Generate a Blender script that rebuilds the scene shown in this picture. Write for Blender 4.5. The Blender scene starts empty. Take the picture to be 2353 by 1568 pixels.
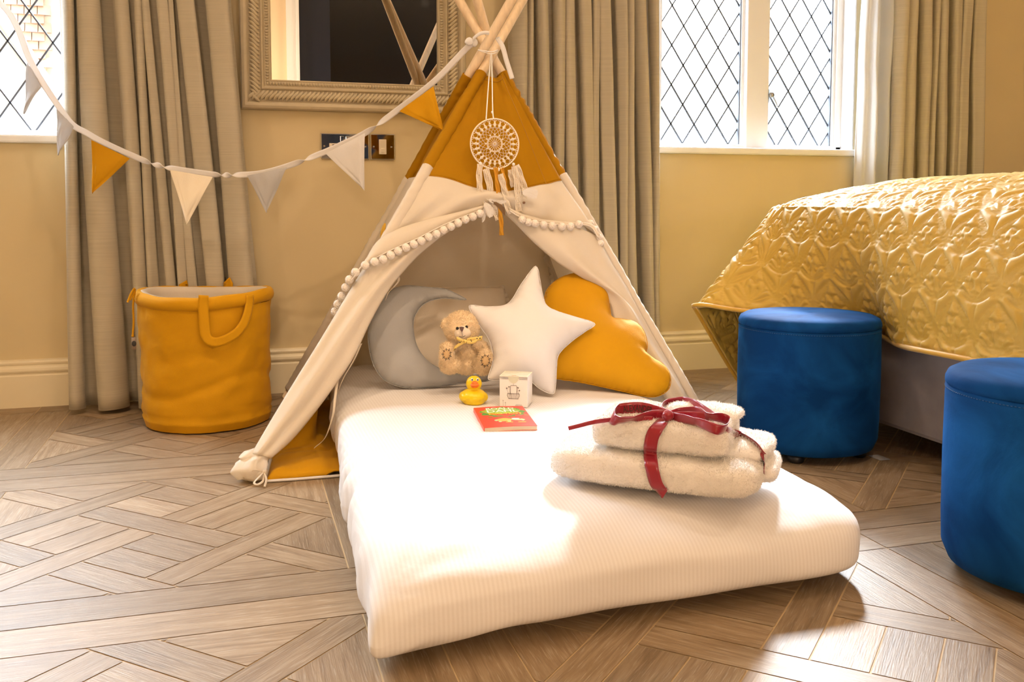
import bpy, bmesh, math, random
import numpy as np
from mathutils import Vector, Matrix, noise
random.seed(7); rng = np.random.default_rng(7)
SC = bpy.context.scene; COL = SC.collection

# ------------------------------------------------------------------ camera
W_PX, H_PX = 2353, 1568
FOC = 2130.0; PITCH = math.radians(4.3); YAW = math.radians(16.5); CAM_H = .634
PPX = W_PX/2; PPY = 464 + FOC*math.tan(PITCH)
cam = bpy.data.objects.new('camera', bpy.data.cameras.new('camera')); COL.objects.link(cam)
cam.data.sensor_fit = 'HORIZONTAL'; cam.data.sensor_width = 36; cam.data.lens = 36*FOC/W_PX
cam.data.shift_x = 0; cam.data.shift_y = -(H_PX/2-PPY)/W_PX
cam.data.clip_start = .02; cam.data.clip_end = 200
cam.location = (0, 0, CAM_H); cam.rotation_euler = (math.pi/2-PITCH, 0, -YAW)
SC.camera = cam
FWD = np.array([math.sin(YAW)*math.cos(PITCH), math.cos(YAW)*math.cos(PITCH), -math.sin(PITCH)])
RGT = np.array([math.cos(YAW), -math.sin(YAW), 0.]); UPV = np.cross(RGT, FWD)
CAM = np.array([0, 0, CAM_H])
def ray(px, py): return FWD + RGT*(px-PPX)/FOC - UPV*(py-PPY)/FOC
def on(px, py, x=None, y=None, z=None):
    "the point of the sight line through a photo pixel that lies on a real plane of the room"
    r = ray(px, py)
    t = x/r[0] if x is not None else y/r[1] if y is not None else (z-CAM_H)/r[2]
    return CAM + r*t
def onplane(px, py, p0, n):
    r = ray(px, py); return CAM + r*(np.dot(np.array(p0)-CAM, n)/np.dot(r, n))

# ------------------------------------------------------------------ view, sky, lamps
vs = SC.view_settings; vs.view_transform = 'Standard'; vs.look = 'None'; vs.exposure = EXPOSURE = -.22; vs.gamma = 1
vs.use_curve_mapping = False
SC.cycles.caustics_reflective = False; SC.cycles.caustics_refractive = False
SC.cycles.max_bounces = 7; SC.cycles.diffuse_bounces = 4; SC.cycles.glossy_bounces = 3; SC.cycles.transparent_max_bounces = 6
wd = bpy.data.worlds.new('overcast_sky'); SC.world = wd; wd.use_nodes = True
nt = wd.node_tree; bg = nt.nodes['Background']
tc = nt.nodes.new('ShaderNodeTexCoord'); sx = nt.nodes.new('ShaderNodeSeparateXYZ'); cr = nt.nodes.new('ShaderNodeMapRange')
nt.links.new(tc.outputs['Generated'], sx.inputs[0]); nt.links.new(sx.outputs['Y'], cr.inputs['Value'])
cr.inputs['From Min'].default_value = -.25; cr.inputs['From Max'].default_value = .55
cr.inputs['To Min'].default_value = SKY_LO = 6.; cr.inputs['To Max'].default_value = SKY_HI = 70.0
bg.inputs['Color'].default_value = (.80, .90, 1, 1); 
ce = nt.nodes.new('ShaderNodeMapRange'); nt.links.new(sx.outputs['Z'], ce.inputs['Value']); ce.interpolation_type = 'SMOOTHSTEP'
ce.inputs['From Min'].default_value = .10; ce.inputs['From Max'].default_value = .36; ce.inputs['To Min'].default_value = .028; ce.inputs['To Max'].default_value = 1.
mu = nt.nodes.new('ShaderNodeMath'); mu.operation = 'MULTIPLY'; nt.links.new(cr.outputs[0], mu.inputs[0]); nt.links.new(ce.outputs[0], mu.inputs[1])
nt.links.new(mu.outputs[0], bg.inputs['Strength'])
WARM = (1, .745, .52)
LAMP_W = 8.8; FILL_GLOW = 85.0; SPOT_W = 88.0
def portal(x0, x1, z0, z1, y):
    l = bpy.data.lights.new('window_light_portal', 'AREA'); l.shape = 'RECTANGLE'; l.size = x1-x0; l.size_y = z1-z0
    l.cycles.is_portal = True
    o = bpy.data.objects.new('window_light_portal', l); COL.objects.link(o)
    o.location = ((x0+x1)/2, y, (z0+z1)/2); o.rotation_euler = (-math.pi/2, 0, 0)
sun = bpy.data.lights.new('veiled_sun', 'SUN'); sun.energy = SUN_W = 15.0; sun.angle = math.radians(8); sun.color = (.88, .94, 1)
so = bpy.data.objects.new('veiled_sun', sun); COL.objects.link(so)
saz, sel = math.radians(34), math.radians(35)
so.rotation_euler = Vector((math.sin(saz)*math.cos(sel), math.cos(saz)*math.cos(sel), math.sin(sel))).to_track_quat('Z', 'Y').to_euler()
portal(1.47, 2.35, .83, 2.12, 3.34); portal(-1.42, -.47, .83, 2.12, 3.34)

# ------------------------------------------------------------------ helpers
def link(o, parent=None):
    COL.objects.link(o)
    if parent is not None:
        o.parent = parent
        m = Matrix.Identity(4); p = parent
        while p is not None:
            m = Matrix.Translation(-Vector(p.location)) @ m if p.type == 'EMPTY' else m
            p = p.parent
        o.matrix_parent_inverse = m if parent.type == 'EMPTY' else Matrix.Identity(4)
    return o
def thing(name, loc, label, cat, group=None):
    o = bpy.data.objects.new(name, None); COL.objects.link(o); o.location = [float(a) for a in loc]; o.empty_display_size = .05
    o['label'] = label; o['category'] = cat
    if group: o['group'] = group
    return o
def tag(o, label, cat, group=None):
    o['label'] = label; o['category'] = cat
    if group: o['group'] = group
    return o
def struct(o): o['kind'] = 'structure'; return o
class MB:
    def __init__(s): s.v = []; s.f = []; s.m = []; s.uv = None; s.n = 0
    def add(s, v, f, mi=0):
        v = np.asarray(v, float).reshape(-1, 3); b = s.n; s.v.append(v); s.n += len(v)
        s.f += [tuple(int(i)+b for i in q) for q in f]; s.m += [mi]*len(f); return s
    def grid(s, P, cu=False, cv=False, mi=0, flip=False, caps=False):
        P = np.asarray(P, float); nu, nv = P.shape[:2]; f = []
        for i in range(nu if cu else nu-1):
            a = i; b = (i+1) % nu
            for j in range(nv if cv else nv-1):
                c = (j+1) % nv
                q = (a*nv+j, b*nv+j, b*nv+c, a*nv+c); f.append(q[::-1] if flip else q)
        if caps: f += [tuple(range(nv))[::-1], tuple((nu-1)*nv+j for j in range(nv))]
        return s.add(P.reshape(-1, 3), f, mi)
    def box(s, x0, x1, y0, y1, z0, z1, mi=0, M=None):
        v = np.array([(x, y, z) for z in (z0, z1) for y in (y0, y1) for x in (x0, x1)], float)
        if M is not None: v = v @ np.array(M)[:3, :3].T + np.array(M)[:3, 3]
        return s.add(v, [(0, 2, 3, 1), (4, 5, 7, 6), (0, 1, 5, 4), (2, 6, 7, 3), (0, 4, 6, 2), (1, 3, 7, 5)], mi)
    def tube(s, pts, r, n=8, mi=0, closed=False, flat=1.0, up=(0, 0, 1)):
        pts = np.asarray(pts, float); k = len(pts); r = np.broadcast_to(np.asarray(r, float), (k,))
        T = np.gradient(pts, axis=0) if not closed else np.roll(pts, -1, 0)-np.roll(pts, 1, 0)
        T /= np.linalg.norm(T, axis=1)[:, None]+1e-12
        u = np.array(up, float)
        if abs(np.dot(T[0], u)) > .9: u = np.array([1., 0, 0])
        P = []
        for i in range(k):
            a = np.cross(T[i], u); a /= np.linalg.norm(a)+1e-12; b = np.cross(a, T[i]); u = b
            P.append([pts[i] + r[i]*(math.cos(q)*a + flat*math.sin(q)*b) for q in np.arange(n)*2*math.pi/n])
        return s.grid(P, cu=closed, cv=True, mi=mi, caps=not closed)
    def lathe(s, prof, c=(0, 0, 0), n=32, mi=0):
        c = np.array(c, float)
        P = [[c+np.array([r*math.cos(a), r*math.sin(a), z]) for r, z in prof] for a in np.arange(n)*2*math.pi/n]
        return s.grid(P, cu=True, mi=mi)
    def ell(s, c, r, n=16, mi=0, R=None):
        a = np.linspace(0, math.pi, n//2+1); P = []
        for t in np.arange(n)*2*math.pi/n:
            q = np.stack([np.sin(a)*math.cos(t), np.sin(a)*math.sin(t), -np.cos(a)], 1)*np.array(r)
            if R is not None: q = q @ np.array(R).T
            P.append(q+np.array(c))
        return s.grid(P, cu=True, mi=mi)
    def build(s, name, mats, parent=None, smooth=True, thick=0, bevel=0, sub=0, off=0, autos=False):
        me = bpy.data.meshes.new(name); me.from_pydata(np.concatenate(s.v).tolist(), [], s.f); me.update()
        mats = mats if isinstance(mats, (list, tuple)) else [mats]
        for m in mats: me.materials.append(m)
        if len(mats) > 1: me.polygons.foreach_set('material_index', s.m)
        me.polygons.foreach_set('use_smooth', [smooth]*len(me.polygons))
        if autos:
            me.set_sharp_from_angle(angle=math.radians(40))
        o = bpy.data.objects.new(name, me); link(o, parent)
        if thick: q = o.modifiers.new('thickness', 'SOLIDIFY'); q.thickness = thick; q.offset = off
        if bevel: q = o.modifiers.new('bevel', 'BEVEL'); q.width = bevel; q.segments = 2; q.limit_method = 'ANGLE'
        if sub: q = o.modifiers.new('sub', 'SUBSURF'); q.levels = q.render_levels = sub
        return o
def cr_spline(p, n, closed=False):
    "smooth curve through the points, resampled evenly to n points"
    p = np.asarray(p, float); k = len(p)
    if closed: q = np.concatenate([p[-1:], p, p[:2]]); segs = k
    else: q = np.concatenate([2*p[:1]-p[1:2], p, 2*p[-1:]-p[-2:-1]]); segs = k-1
    t = np.linspace(0, 1, 12, endpoint=False)[:, None]; out = []
    for i in range(segs):
        a, b, c, d = q[i], q[i+1], q[i+2], q[i+3]
        out.append(.5*(2*b+(c-a)*t+(2*a-5*b+4*c-d)*t**2+(3*b-a-3*c+d)*t**3))
    out = np.concatenate(out+[q[segs+1][None] if not closed else q[1][None]])
    L = np.concatenate([[0], np.cumsum(np.linalg.norm(np.diff(out, axis=0), axis=1))])
    s = np.linspace(0, L[-1], n+1)[:-1] if closed else np.linspace(0, L[-1], n)
    return np.stack([np.interp(s, L, out[:, c]) for c in range(p.shape[1])], 1)
def lin(p, n):
    p = np.asarray(p, float); L = np.concatenate([[0], np.cumsum(np.linalg.norm(np.diff(p, axis=0), axis=1))])
    s = np.linspace(0, L[-1], n); return np.stack([np.interp(s, L, p[:, c]) for c in range(p.shape[1])], 1)
def nz(p, sc=1., o=0.): return noise.noise(Vector((p[0]*sc+o, p[1]*sc-o, p[2]*sc+o*.5)))
def nzs(P, sc=1., o=0.):
    P = np.asarray(P); sh = P.shape[:-1]; sc = np.broadcast_to(sc, (3,))
    return np.array([noise.noise(Vector((float(a[0]*sc[0]+o), float(a[1]*sc[1]-o), float(a[2]*sc[2])))) for a in P.reshape(-1, 3)]).reshape(sh)
def loft(A, B, nv, amp=0, sc=8, bulge=0, nrm=(0, -1, 0), pw=1):
    t = np.linspace(0, 1, nv)[None, :, None]; P = A[:, None]*(1-t)+B[:, None]*t; nrm = np.array(nrm, float)
    d = bulge*np.sin(math.pi*t[..., 0])**pw + (amp*nzs(P, sc) if amp else 0)
    return P+d[..., None]*nrm

# ------------------------------------------------------------------ materials
def srgb(r, g, b):
    return tuple((c/255/12.92 if c/255 <= .04045 else ((c/255+.055)/1.055)**2.4) for c in (r, g, b))+(1,)
def newmat(name):
    m = bpy.data.materials.new(name); m.use_nodes = True; n = m.node_tree.nodes; return m, n, m.node_tree.links, n['Principled BSDF']
def mat(name, col, rough=.6, metal=0, bump=0, bscale=200, var=0, vscale=5, sheen=0, trans=0, stretch=(1, 1, 1), spec=.5, coords='Object', coat=0, sheen_col=None, dist=.002):
    m, n, L, p = newmat(name)
    p.inputs['Base Color'].default_value = col; p.inputs['Roughness'].default_value = rough; p.inputs['Metallic'].default_value = metal
    p.inputs['Specular IOR Level'].default_value = spec; p.inputs['Coat Weight'].default_value = coat
    if sheen:
        p.inputs['Sheen Weight'].default_value = sheen; p.inputs['Sheen Roughness'].default_value = .4
        if sheen_col: p.inputs['Sheen Tint'].default_value = sheen_col
    tc = n.new('ShaderNodeTexCoord'); mp = n.new('ShaderNodeMapping'); mp.inputs['Scale'].default_value = stretch
    L.new(tc.outputs[coords], mp.inputs[0])
    if var:
        a = n.new('ShaderNodeTexNoise'); a.inputs['Scale'].default_value = vscale; a.inputs['Detail'].default_value = 5; L.new(mp.outputs[0], a.inputs['Vector'])
        r = n.new('ShaderNodeMapRange'); r.inputs[1].default_value = .25; r.inputs[2].default_value = .75; r.inputs[3].default_value = 1-var; r.inputs[4].default_value = 1+var; L.new(a.outputs[0], r.inputs[0])
        x = n.new('ShaderNodeVectorMath'); x.operation = 'SCALE'; x.inputs[0].default_value = col[:3]; L.new(r.outputs[0], x.inputs['Scale']); L.new(x.outputs[0], p.inputs['Base Color'])
    if bump:
        a = n.new('ShaderNodeTexNoise'); a.inputs['Scale'].default_value = bscale; a.inputs['Detail'].default_value = 3; L.new(mp.outputs[0], a.inputs['Vector'])
        b = n.new('ShaderNodeBump'); b.inputs['Strength'].default_value = bump; b.inputs['Distance'].default_value = dist; L.new(a.outputs[0], b.inputs['Height']); L.new(b.outputs[0], p.inputs['Normal'])
    if trans:
        t = n.new('ShaderNodeBsdfTranslucent'); t.inputs[0].default_value = col; x = n.new('ShaderNodeMixShader'); x.inputs[0].default_value = trans
        L.new(p.outputs[0], x.inputs[1]); L.new(t.outputs[0], x.inputs[2]); L.new(x.outputs[0], n['Material Output'].inputs[0])
    return m
M = {}
M['wall'] = mat('painted_wall', (.64, .525, .31, 1), .75, bump=.06, bscale=160, var=.02)
M['skirt'] = mat('satin_skirting_paint', (.76, .67, .47, 1), .4)
M['ceil'] = mat('ceiling_paint', (.75, .72, .66, 1), .8)
M['white'] = mat('white_gloss_paint', (.82, .83, .84, 1), .35)
M['lead'] = mat('window_lead', (.10, .11, .13, 1), .5, metal=.6)
M['curtain'] = mat('slub_linen_curtain', (.50, .445, .335, 1), .8, bump=.4, bscale=90, var=.09, vscale=50, stretch=(.12, .12, 6), trans=.10, sheen=.25)
M['lining'] = mat('white_curtain_lining', (.78, .78, .78, 1), .8, trans=.3, bump=.2, bscale=40)
MUST = (.54, .265, .004, 1)
M['mustard'] = mat('mustard_cotton', MUST, .75, bump=.25, bscale=500, var=.05, vscale=9, sheen=.05, spec=.15)
M['mustard_tent'] = mat('mustard_tent_canvas', MUST, .75, bump=.25, bscale=500, var=.05, vscale=9, sheen=.04, spec=.15, trans=.42)
M['cream'] = mat('cream_tent_canvas', (.90, .83, .72, 1), .8, bump=.25, bscale=420, var=.03, vscale=14, trans=.46)
M['whitecot'] = mat('white_cotton', (.71, .68, .67, 1), .8, bump=.2, bscale=500)
M['whitetape'] = mat('white_bunting_cotton', (.85, .83, .82, 1), .8, trans=.35, bump=.2, bscale=500)
M['grey'] = mat('grey_cotton', (.335, .335, .335, 1), .8, bump=.25, bscale=420, var=.04, vscale=10)
M['creamcot'] = mat('cream_cotton', (.78, .70, .58, 1), .8, bump=.25, bscale=420)
M['pine'] = mat('pale_wood_dowel', (.78, .61, .41, 1), .45, bump=.1, bscale=60, var=.12, vscale=18, stretch=(6, 6, .6))
M['towel'] = mat('terry_towel', (.84, .80, .76, 1), .95, bump=.35, bscale=260, dist=.003)
M['cord'] = mat('white_cotton_cord', (.82, .78, .74, 1), .8)
M['burg'] = mat('burgundy_satin', (.27, .006, .022, 1), .28, spec=.6, sheen=.4)
M['black'] = mat('black_ink', (.012, .011, .012, 1), .5)
M['chrome'] = mat('polished_chrome', (.62, .62, .63, 1), .06, metal=1)
M['ivory'] = mat('ivory_plastic', (.75, .66, .52, 1), .35)
M['frame'] = mat('cream_painted_carving', (.52, .44, .30, 1), .55, bump=.15, bscale=90, var=.08, vscale=30)
M['mirror'] = mat('mirror_glass', (.9, .9, .9, 1), .0, metal=1)
M['dark'] = mat('black_plastic', (.012, .012, .014, 1), .4)
M['greyup'] = mat('taupe_velvet_upholstery', (.36, .33, .345, 1), .8, var=.3, vscale=7, sheen=.5)
def glass_mat():
    m, n, L, p = newmat('thin_window_glass'); t = n.new('ShaderNodeBsdfTransparent'); g = n.new('ShaderNodeBsdfGlossy'); g.inputs['Roughness'].default_value = .02
    lw = n.new('ShaderNodeLayerWeight'); lw.inputs[0].default_value = .5; pw = n.new('ShaderNodeMath'); pw.operation = 'POWER'; pw.inputs[1].default_value = 4; L.new(lw.outputs['Facing'], pw.inputs[0])
    f = n.new('ShaderNodeMath'); f.operation = 'MULTIPLY_ADD'; f.inputs[1].default_value = .6; f.inputs[2].default_value = .035; L.new(pw.outputs[0], f.inputs[0]); x = n.new('ShaderNodeMixShader')
    L.new(f.outputs[0], x.inputs[0]); L.new(t.outputs[0], x.inputs[1]); L.new(g.outputs[0], x.inputs[2]); L.new(x.outputs[0], n['Material Output'].inputs[0]); return m
M['glass'] = glass_mat()
def velvet_mat():
    m, n, L, p = newmat('royal_blue_velvet')
    p.inputs['Roughness'].default_value = .8; p.inputs['Specular IOR Level'].default_value = .06
    tc = n.new('ShaderNodeTexCoord'); a = n.new('ShaderNodeTexNoise'); a.inputs['Scale'].default_value = 7; a.inputs['Detail'].default_value = 6; a.inputs['Distortion'].default_value = .6
    L.new(tc.outputs['Object'], a.inputs['Vector'])
    r = n.new('ShaderNodeValToRGB'); r.color_ramp.elements[0].position = .36; r.color_ramp.elements[1].position = .68
    r.color_ramp.elements[0].color = (.002, .032, .13, 1); r.color_ramp.elements[1].color = (.008, .085, .29, 1)
    L.new(a.outputs[0], r.inputs[0]); L.new(r.outputs[0], p.inputs['Base Color'])
    p.inputs['Sheen Weight'].default_value = .10; p.inputs['Sheen Roughness'].default_value = .35; p.inputs['Sheen Tint'].default_value = (.08, .35, .9, 1)
    b = n.new('ShaderNodeBump'); b.inputs['Strength'].default_value = .5; b.inputs['Distance'].default_value = .01; L.new(a.outputs[0], b.inputs['Height']); L.new(b.outputs[0], p.inputs['Normal'])
    return m
M['velvet'] = velvet_mat()
def floor_mat():
    m, n, L, p = newmat('limed_oak_parquet')
    uv = n.new('ShaderNodeUVMap'); uv.uv_map = 'grain'; at = n.new('ShaderNodeAttribute'); at.attribute_name = 'tone'
    mp = n.new('ShaderNodeMapping'); mp.inputs['Scale'].default_value = (5, 70, 1); L.new(uv.outputs[0], mp.inputs[0])
    off = n.new('ShaderNodeCombineXYZ'); ml = n.new('ShaderNodeMath'); ml.operation = 'MULTIPLY'; ml.inputs[1].default_value = 37.; L.new(at.outputs['Fac'], ml.inputs[0])
    L.new(ml.outputs[0], off.inputs[2]); ad = n.new('ShaderNodeVectorMath'); ad.operation = 'ADD'; L.new(mp.outputs[0], ad.inputs[0]); L.new(off.outputs[0], ad.inputs[1])
    g = n.new('ShaderNodeTexNoise'); g.inputs['Scale'].default_value = 1.0; g.inputs['Detail'].default_value = 7; g.inputs['Roughness'].default_value = .65; g.inputs['Distortion'].default_value = .9
    L.new(ad.outputs[0], g.inputs['Vector'])
    mp2 = n.new('ShaderNodeMapping'); mp2.inputs['Scale'].default_value = (22, 420, 1); L.new(uv.outputs[0], mp2.inputs[0])
    g2 = n.new('ShaderNodeTexNoise'); g2.inputs['Scale'].default_value = 1.; g2.inputs['Detail'].default_value = 3; L.new(mp2.outputs[0], g2.inputs['Vector'])
    r = n.new('ShaderNodeValToRGB'); e = r.color_ramp.elements
    e[0].position = .30; e[0].color = (.170, .111, .058, 1); e[1].position = .72; e[1].color = (.365, .275, .178, 1)
    q = e.new(.5); q.color = (.262, .182, .106, 1)
    L.new(g.outputs[0], r.inputs[0])
    r2 = n.new('ShaderNodeMapRange'); r2.inputs[1].default_value = .56; r2.inputs[2].default_value = .68; r2.inputs[3].default_value = 0; r2.inputs[4].default_value = .5; L.new(g2.outputs[0], r2.inputs[0])
    mx = n.new('ShaderNodeMixRGB'); mx.inputs[2].default_value = (.45, .38, .29, 1); L.new(r2.outputs[0], mx.inputs[0]); L.new(r.outputs[0], mx.inputs[1])
    tn = n.new('ShaderNodeMapRange'); tn.inputs[3].default_value = .80; tn.inputs[4].default_value = 1.18; L.new(at.outputs['Fac'], tn.inputs[0])
    sc = n.new('ShaderNodeVectorMath'); sc.operation = 'SCALE'; L.new(mx.outputs[0], sc.inputs[0]); L.new(tn.outputs[0], sc.inputs['Scale']); L.new(sc.outputs[0], p.inputs['Base Color'])
    rr = n.new('ShaderNodeMapRange'); rr.inputs[3].default_value = .42; rr.inputs[4].default_value = .58; p.inputs['Specular IOR Level'].default_value = .38; L.new(g.outputs[0], rr.inputs[0]); L.new(rr.outputs[0], p.inputs['Roughness'])
    b = n.new('ShaderNodeBump'); b.inputs['Strength'].default_value = .45; b.inputs['Distance'].default_value = .0012
    bb = n.new('ShaderNodeMath'); bb.operation = 'ADD'; L.new(g.outputs[0], bb.inputs[0]); L.new(g2.outputs[0], bb.inputs[1]); L.new(bb.outputs[0], b.inputs['Height']); L.new(b.outputs[0], p.inputs['Normal'])
    return m
M['oak'] = floor_mat()
M['grout'] = mat('pale_board_joint', (.55, .40, .22, 1), .7)
def sheet_mat():
    m, n, L, p = newmat('white_satin_stripe_bedding')
    p.inputs['Roughness'].default_value = .75
    tc = n.new('ShaderNodeTexCoord'); w = n.new('ShaderNodeTexWave'); w.wave_type = 'BANDS'; w.bands_direction = 'X'; w.wave_profile = 'SIN'; w.inputs['Scale'].default_value = 46; w.inputs['Distortion'].default_value = .25; w.inputs['Detail'].default_value = 0
    L.new(tc.outputs['Object'], w.inputs['Vector'])
    r = n.new('ShaderNodeValToRGB'); r.color_ramp.elements[0].position = .35; r.color_ramp.elements[1].position = .65
    r.color_ramp.elements[0].color = (.70, .67, .66, 1); r.color_ramp.elements[1].color = (.745, .72, .715, 1); L.new(w.outputs[0], r.inputs[0]); L.new(r.outputs[0], p.inputs['Base Color'])
    a = n.new('ShaderNodeTexNoise'); a.inputs['Scale'].default_value = 14; a.inputs['Detail'].default_value = 4; L.new(tc.outputs['Object'], a.inputs['Vector'])
    b = n.new('ShaderNodeBump'); b.inputs['Strength'].default_value = .25; b.inputs['Distance'].default_value = .01; L.new(a.outputs[0], b.inputs['Height']); L.new(b.outputs[0], p.inputs['Normal'])
    return m
M['sheet'] = sheet_mat()

# ------------------------------------------------------------------ the room
YW = 3.15; XL, XR, YB, ZC = -2.3, 4.2, -3.0, 3.0
ZS, ZT = .84, 2.1                      # sill and head of both windows
WIN = [(-1.42, -.488), (1.474, 2.337)]
def wall_back():
    b = MB(); xs = [XL]
    for a, c in WIN: xs += [a, c]
    xs.append(XR); D = .15
    for i in range(0, len(xs), 2): b.box(xs[i], xs[i+1], YW, YW+D, 0, ZC)
    for a, c in WIN: b.box(a, c, YW, YW+D, 0, ZS-.025); b.box(a, c, YW, YW+D, ZT, ZC)
    return struct(b.build('wall_back', M['wall'], smooth=False))
wall_back()
struct(MB().box(XL-.1, XL, YB, YW+.22, 0, ZC).build('wall_left', M['wall'], smooth=False))
struct(MB().box(XR, XR+.1, YB, YW+.22, 0, ZC).build('wall_right', M['wall'], smooth=False))
struct(MB().box(XL-.1, XR+.1, YB-.1, YW+.22, ZC, ZC+.1).build('ceiling', M['ceil'], smooth=False))
# rear wall with a tall doorway that the mirror looks into
DX0, DX1, DZ = .49, 2.6, 2.9
b = MB(); b.box(XL-.1, DX0, YB-.1, YB, 0, ZC); b.box(DX1, XR+.1, YB-.1, YB, 0, ZC); b.box(DX0, DX1, YB-.1, YB, DZ, ZC)
struct(b.build('wall_front', mat('rear_wall_paint', (.80, .66, .45, 1), .8), smooth=False))
b = MB(); b.box(DX0, DX0+.12, YB, YB+.03, 0, DZ+.12); b.box(DX0, DX1+.1, YB, YB+.03, DZ, DZ+.12); b.box(DX0+.095, DX0+.12, YB, YB+.045, 0, DZ+.12)
struct(b.build('trim_1', M['white'], smooth=False, bevel=.004))
navy = mat('navy_door_paint', (.006, .009, .02, 1), .35); blackp = mat('dark_glass_door', (.002, .0025, .004, 1), .12)
dr = struct(MB().box(DX0, .91, YB-.09, YB-.05, 0, DZ).build('door_1', navy, smooth=False))
dp = struct(MB().box(.91, DX1, YB-.16, YB-.1, 0, DZ).build('door_2', blackp, smooth=False))

# parquet: framed square panels of woven diagonal boards
def clip(poly, a, b, c):
    out = []
    for i in range(len(poly)):
        p, q = poly[i], poly[(i+1) % len(poly)]
        dp, dq = a*p[0]+b*p[1]-c, a*q[0]+b*q[1]-c
        if dp <= 0: out.append(p)
        if dp*dq < 0: t = dp/(dp-dq); out.append((p[0]+t*(q[0]-p[0]), p[1]+t*(q[1]-p[1])))
    return out
def inset(poly, d):
    ar = sum(p[0]*q[1]-q[0]*p[1] for p, q in zip(poly, poly[1:]+poly[:1]))
    if ar < 0: poly = poly[::-1]
    out = poly
    for p, q in zip(poly, poly[1:]+poly[:1]):
        ex, ey = q[0]-p[0], q[1]-p[1]; l = math.hypot(ex, ey)
        if l < 1e-5: continue
        nx, ny = ey/l, -ex/l; out = clip(out, nx, ny, nx*p[0]+ny*p[1]-d)
        if len(out) < 3: return []
    return out
def parquet():
    PX, PY = .8625, .828; SX = 1.0; SY = PY/PX      # panel pitch
    boards = []                                      # (poly, grain angle)
    R = .335; A = [-.325, 0, .325]; hw = .048
    def uvrect(u0, u1, v0, v1):                      # u=x+y, v=y-x
        return [((u-v)/2, (u+v)/2) for u, v in ((u0, v0), (u1, v0), (u1, v1), (u0, v1))]
    base = []
    def put(poly, ang):
        for a, b_, c in ((1, 0, R), (-1, 0, R), (0, 1, R), (0, -1, R)):
            poly = clip(poly, a, b_, c)
            if len(poly) < 3: return
        base.append((poly, ang))
    BIG = .72
    for i, a in enumerate(A):                        # u strips run along v
        cuts = [-BIG]
        for j, c in enumerate(A):
            if (i+j) % 2: cuts += [c-hw, c+hw]
        cuts.append(BIG)
        for k in range(0, len(cuts), 2): put(uvrect(a-hw, a+hw, cuts[k], cuts[k+1]), math.radians(135))
        cuts = [-BIG]
        for j, c in enumerate(A):
            if not (i+j) % 2: cuts += [c-hw, c+hw]
        cuts.append(BIG)
        for k in range(0, len(cuts), 2): put(uvrect(cuts[k], cuts[k+1], a-hw, a+hw), math.radians(45))
    E = [-BIG, A[0]-hw, A[0]+hw, A[1]-hw, A[1]+hw, A[2]-hw, A[2]+hw, BIG]
    for i in range(0, 8, 2):
        for j in range(0, 8, 2):
            inner = i in (2, 4) and j in (2, 4)
            if inner:
                if (i+j) % 4 == 0:
                    m = (E[i]+E[i+1])/2
                    put(uvrect(E[i], m, E[j], E[j+1]), math.radians(135)); put(uvrect(m, E[i+1], E[j], E[j+1]), math.radians(135))
                else:
                    m = (E[j]+E[j+1])/2
                    put(uvrect(E[i], E[i+1], E[j], m), math.radians(45)); put(uvrect(E[i], E[i+1], m, E[j+1]), math.radians(45))
            else:
                u, v = (E[i]+E[i+1])/2, (E[j]+E[j+1])/2; x, y = (u-v)/2, (u+v)/2
                put(uvrect(E[i], E[i+1], E[j], E[j+1]), math.pi/2 if abs(x) > abs(y) else 0)
    for ix in range(-3, 6):
        for iy in range(-5, 4):
            cx, cy = -.1625+PX*ix, (1.902+PY*iy)
            for poly, a in base: boards.append(([(cx+x, cy+y*SY) for x, y in poly], a))
            h = .0964
            x0, x1 = cx-R, cx+PX-R; y0 = cy-R*SY
            for d in (0, -h*SY): boards.append(([(cx-R-h, y0+d-h*SY), (cx-R-h+PX, y0+d-h*SY), (cx-R-h+PX, y0+d), (cx-R-h, y0+d)], 0))
            for d in (0, 1): boards.append(([(cx+R+h*d*1.0, y0), (cx+R+h*d+h, y0), (cx+R+h*d+h, y0+2*R*SY), (cx+R+h*d, y0+2*R*SY)], math.pi/2))
    V, F, UV, T = [], [], [], []
    for poly, a in boards:
        for aa, bb, cc in ((1, 0, XR+.05), (-1, 0, -XL+.05), (0, 1, YW+.05), (0, -1, -YB+.1)):
            poly = clip(poly, aa, bb, cc)
            if len(poly) < 3: break
        if len(poly) < 3: continue
        poly = inset(poly, .0014)
        if len(poly) < 3: continue
        b0 = len(V); t = random.random(); ca, sa = math.cos(a), math.sin(a); ox, oy = random.random()*9, random.random()*9
        for x, y in poly:
            V.append((x, y, 0)); UV.append((x*ca+y*sa+ox, -x*sa+y*ca+oy))
        F.append(tuple(range(b0, b0+len(poly)))); T += [t]*len(poly)
    nb = len(V); nf = len(F)
    V += [(XL-.1, YB-.3, -.0012), (XR+.1, YB-.3, -.0012), (XR+.1, YW+.1, -.0012), (XL-.1, YW+.1, -.0012), (XL-.1, YB-.3, -.05), (XR+.1, YB-.3, -.05), (XR+.1, YW+.1, -.05), (XL-.1, YW+.1, -.05)]
    F += [(nb, nb+1, nb+2, nb+3), (nb+7, nb+6, nb+5, nb+4), (nb, nb+4, nb+5, nb+1), (nb+1, nb+5, nb+6, nb+2), (nb+2, nb+6, nb+7, nb+3), (nb+3, nb+7, nb+4, nb)]
    me = bpy.data.meshes.new('floor'); me.from_pydata(V, [], F); me.materials.append(M['oak']); me.materials.append(M['grout'])
    me.polygons.foreach_set('material_index', [0]*nf+[1]*6)
    uvl = me.uv_layers.new(name='grain'); li = np.zeros(len(me.loops), int); me.loops.foreach_get('vertex_index', li)
    UV = np.array(UV+[(0, 0)]*8); uvl.data.foreach_set('uv', UV[li].ravel())
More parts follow.
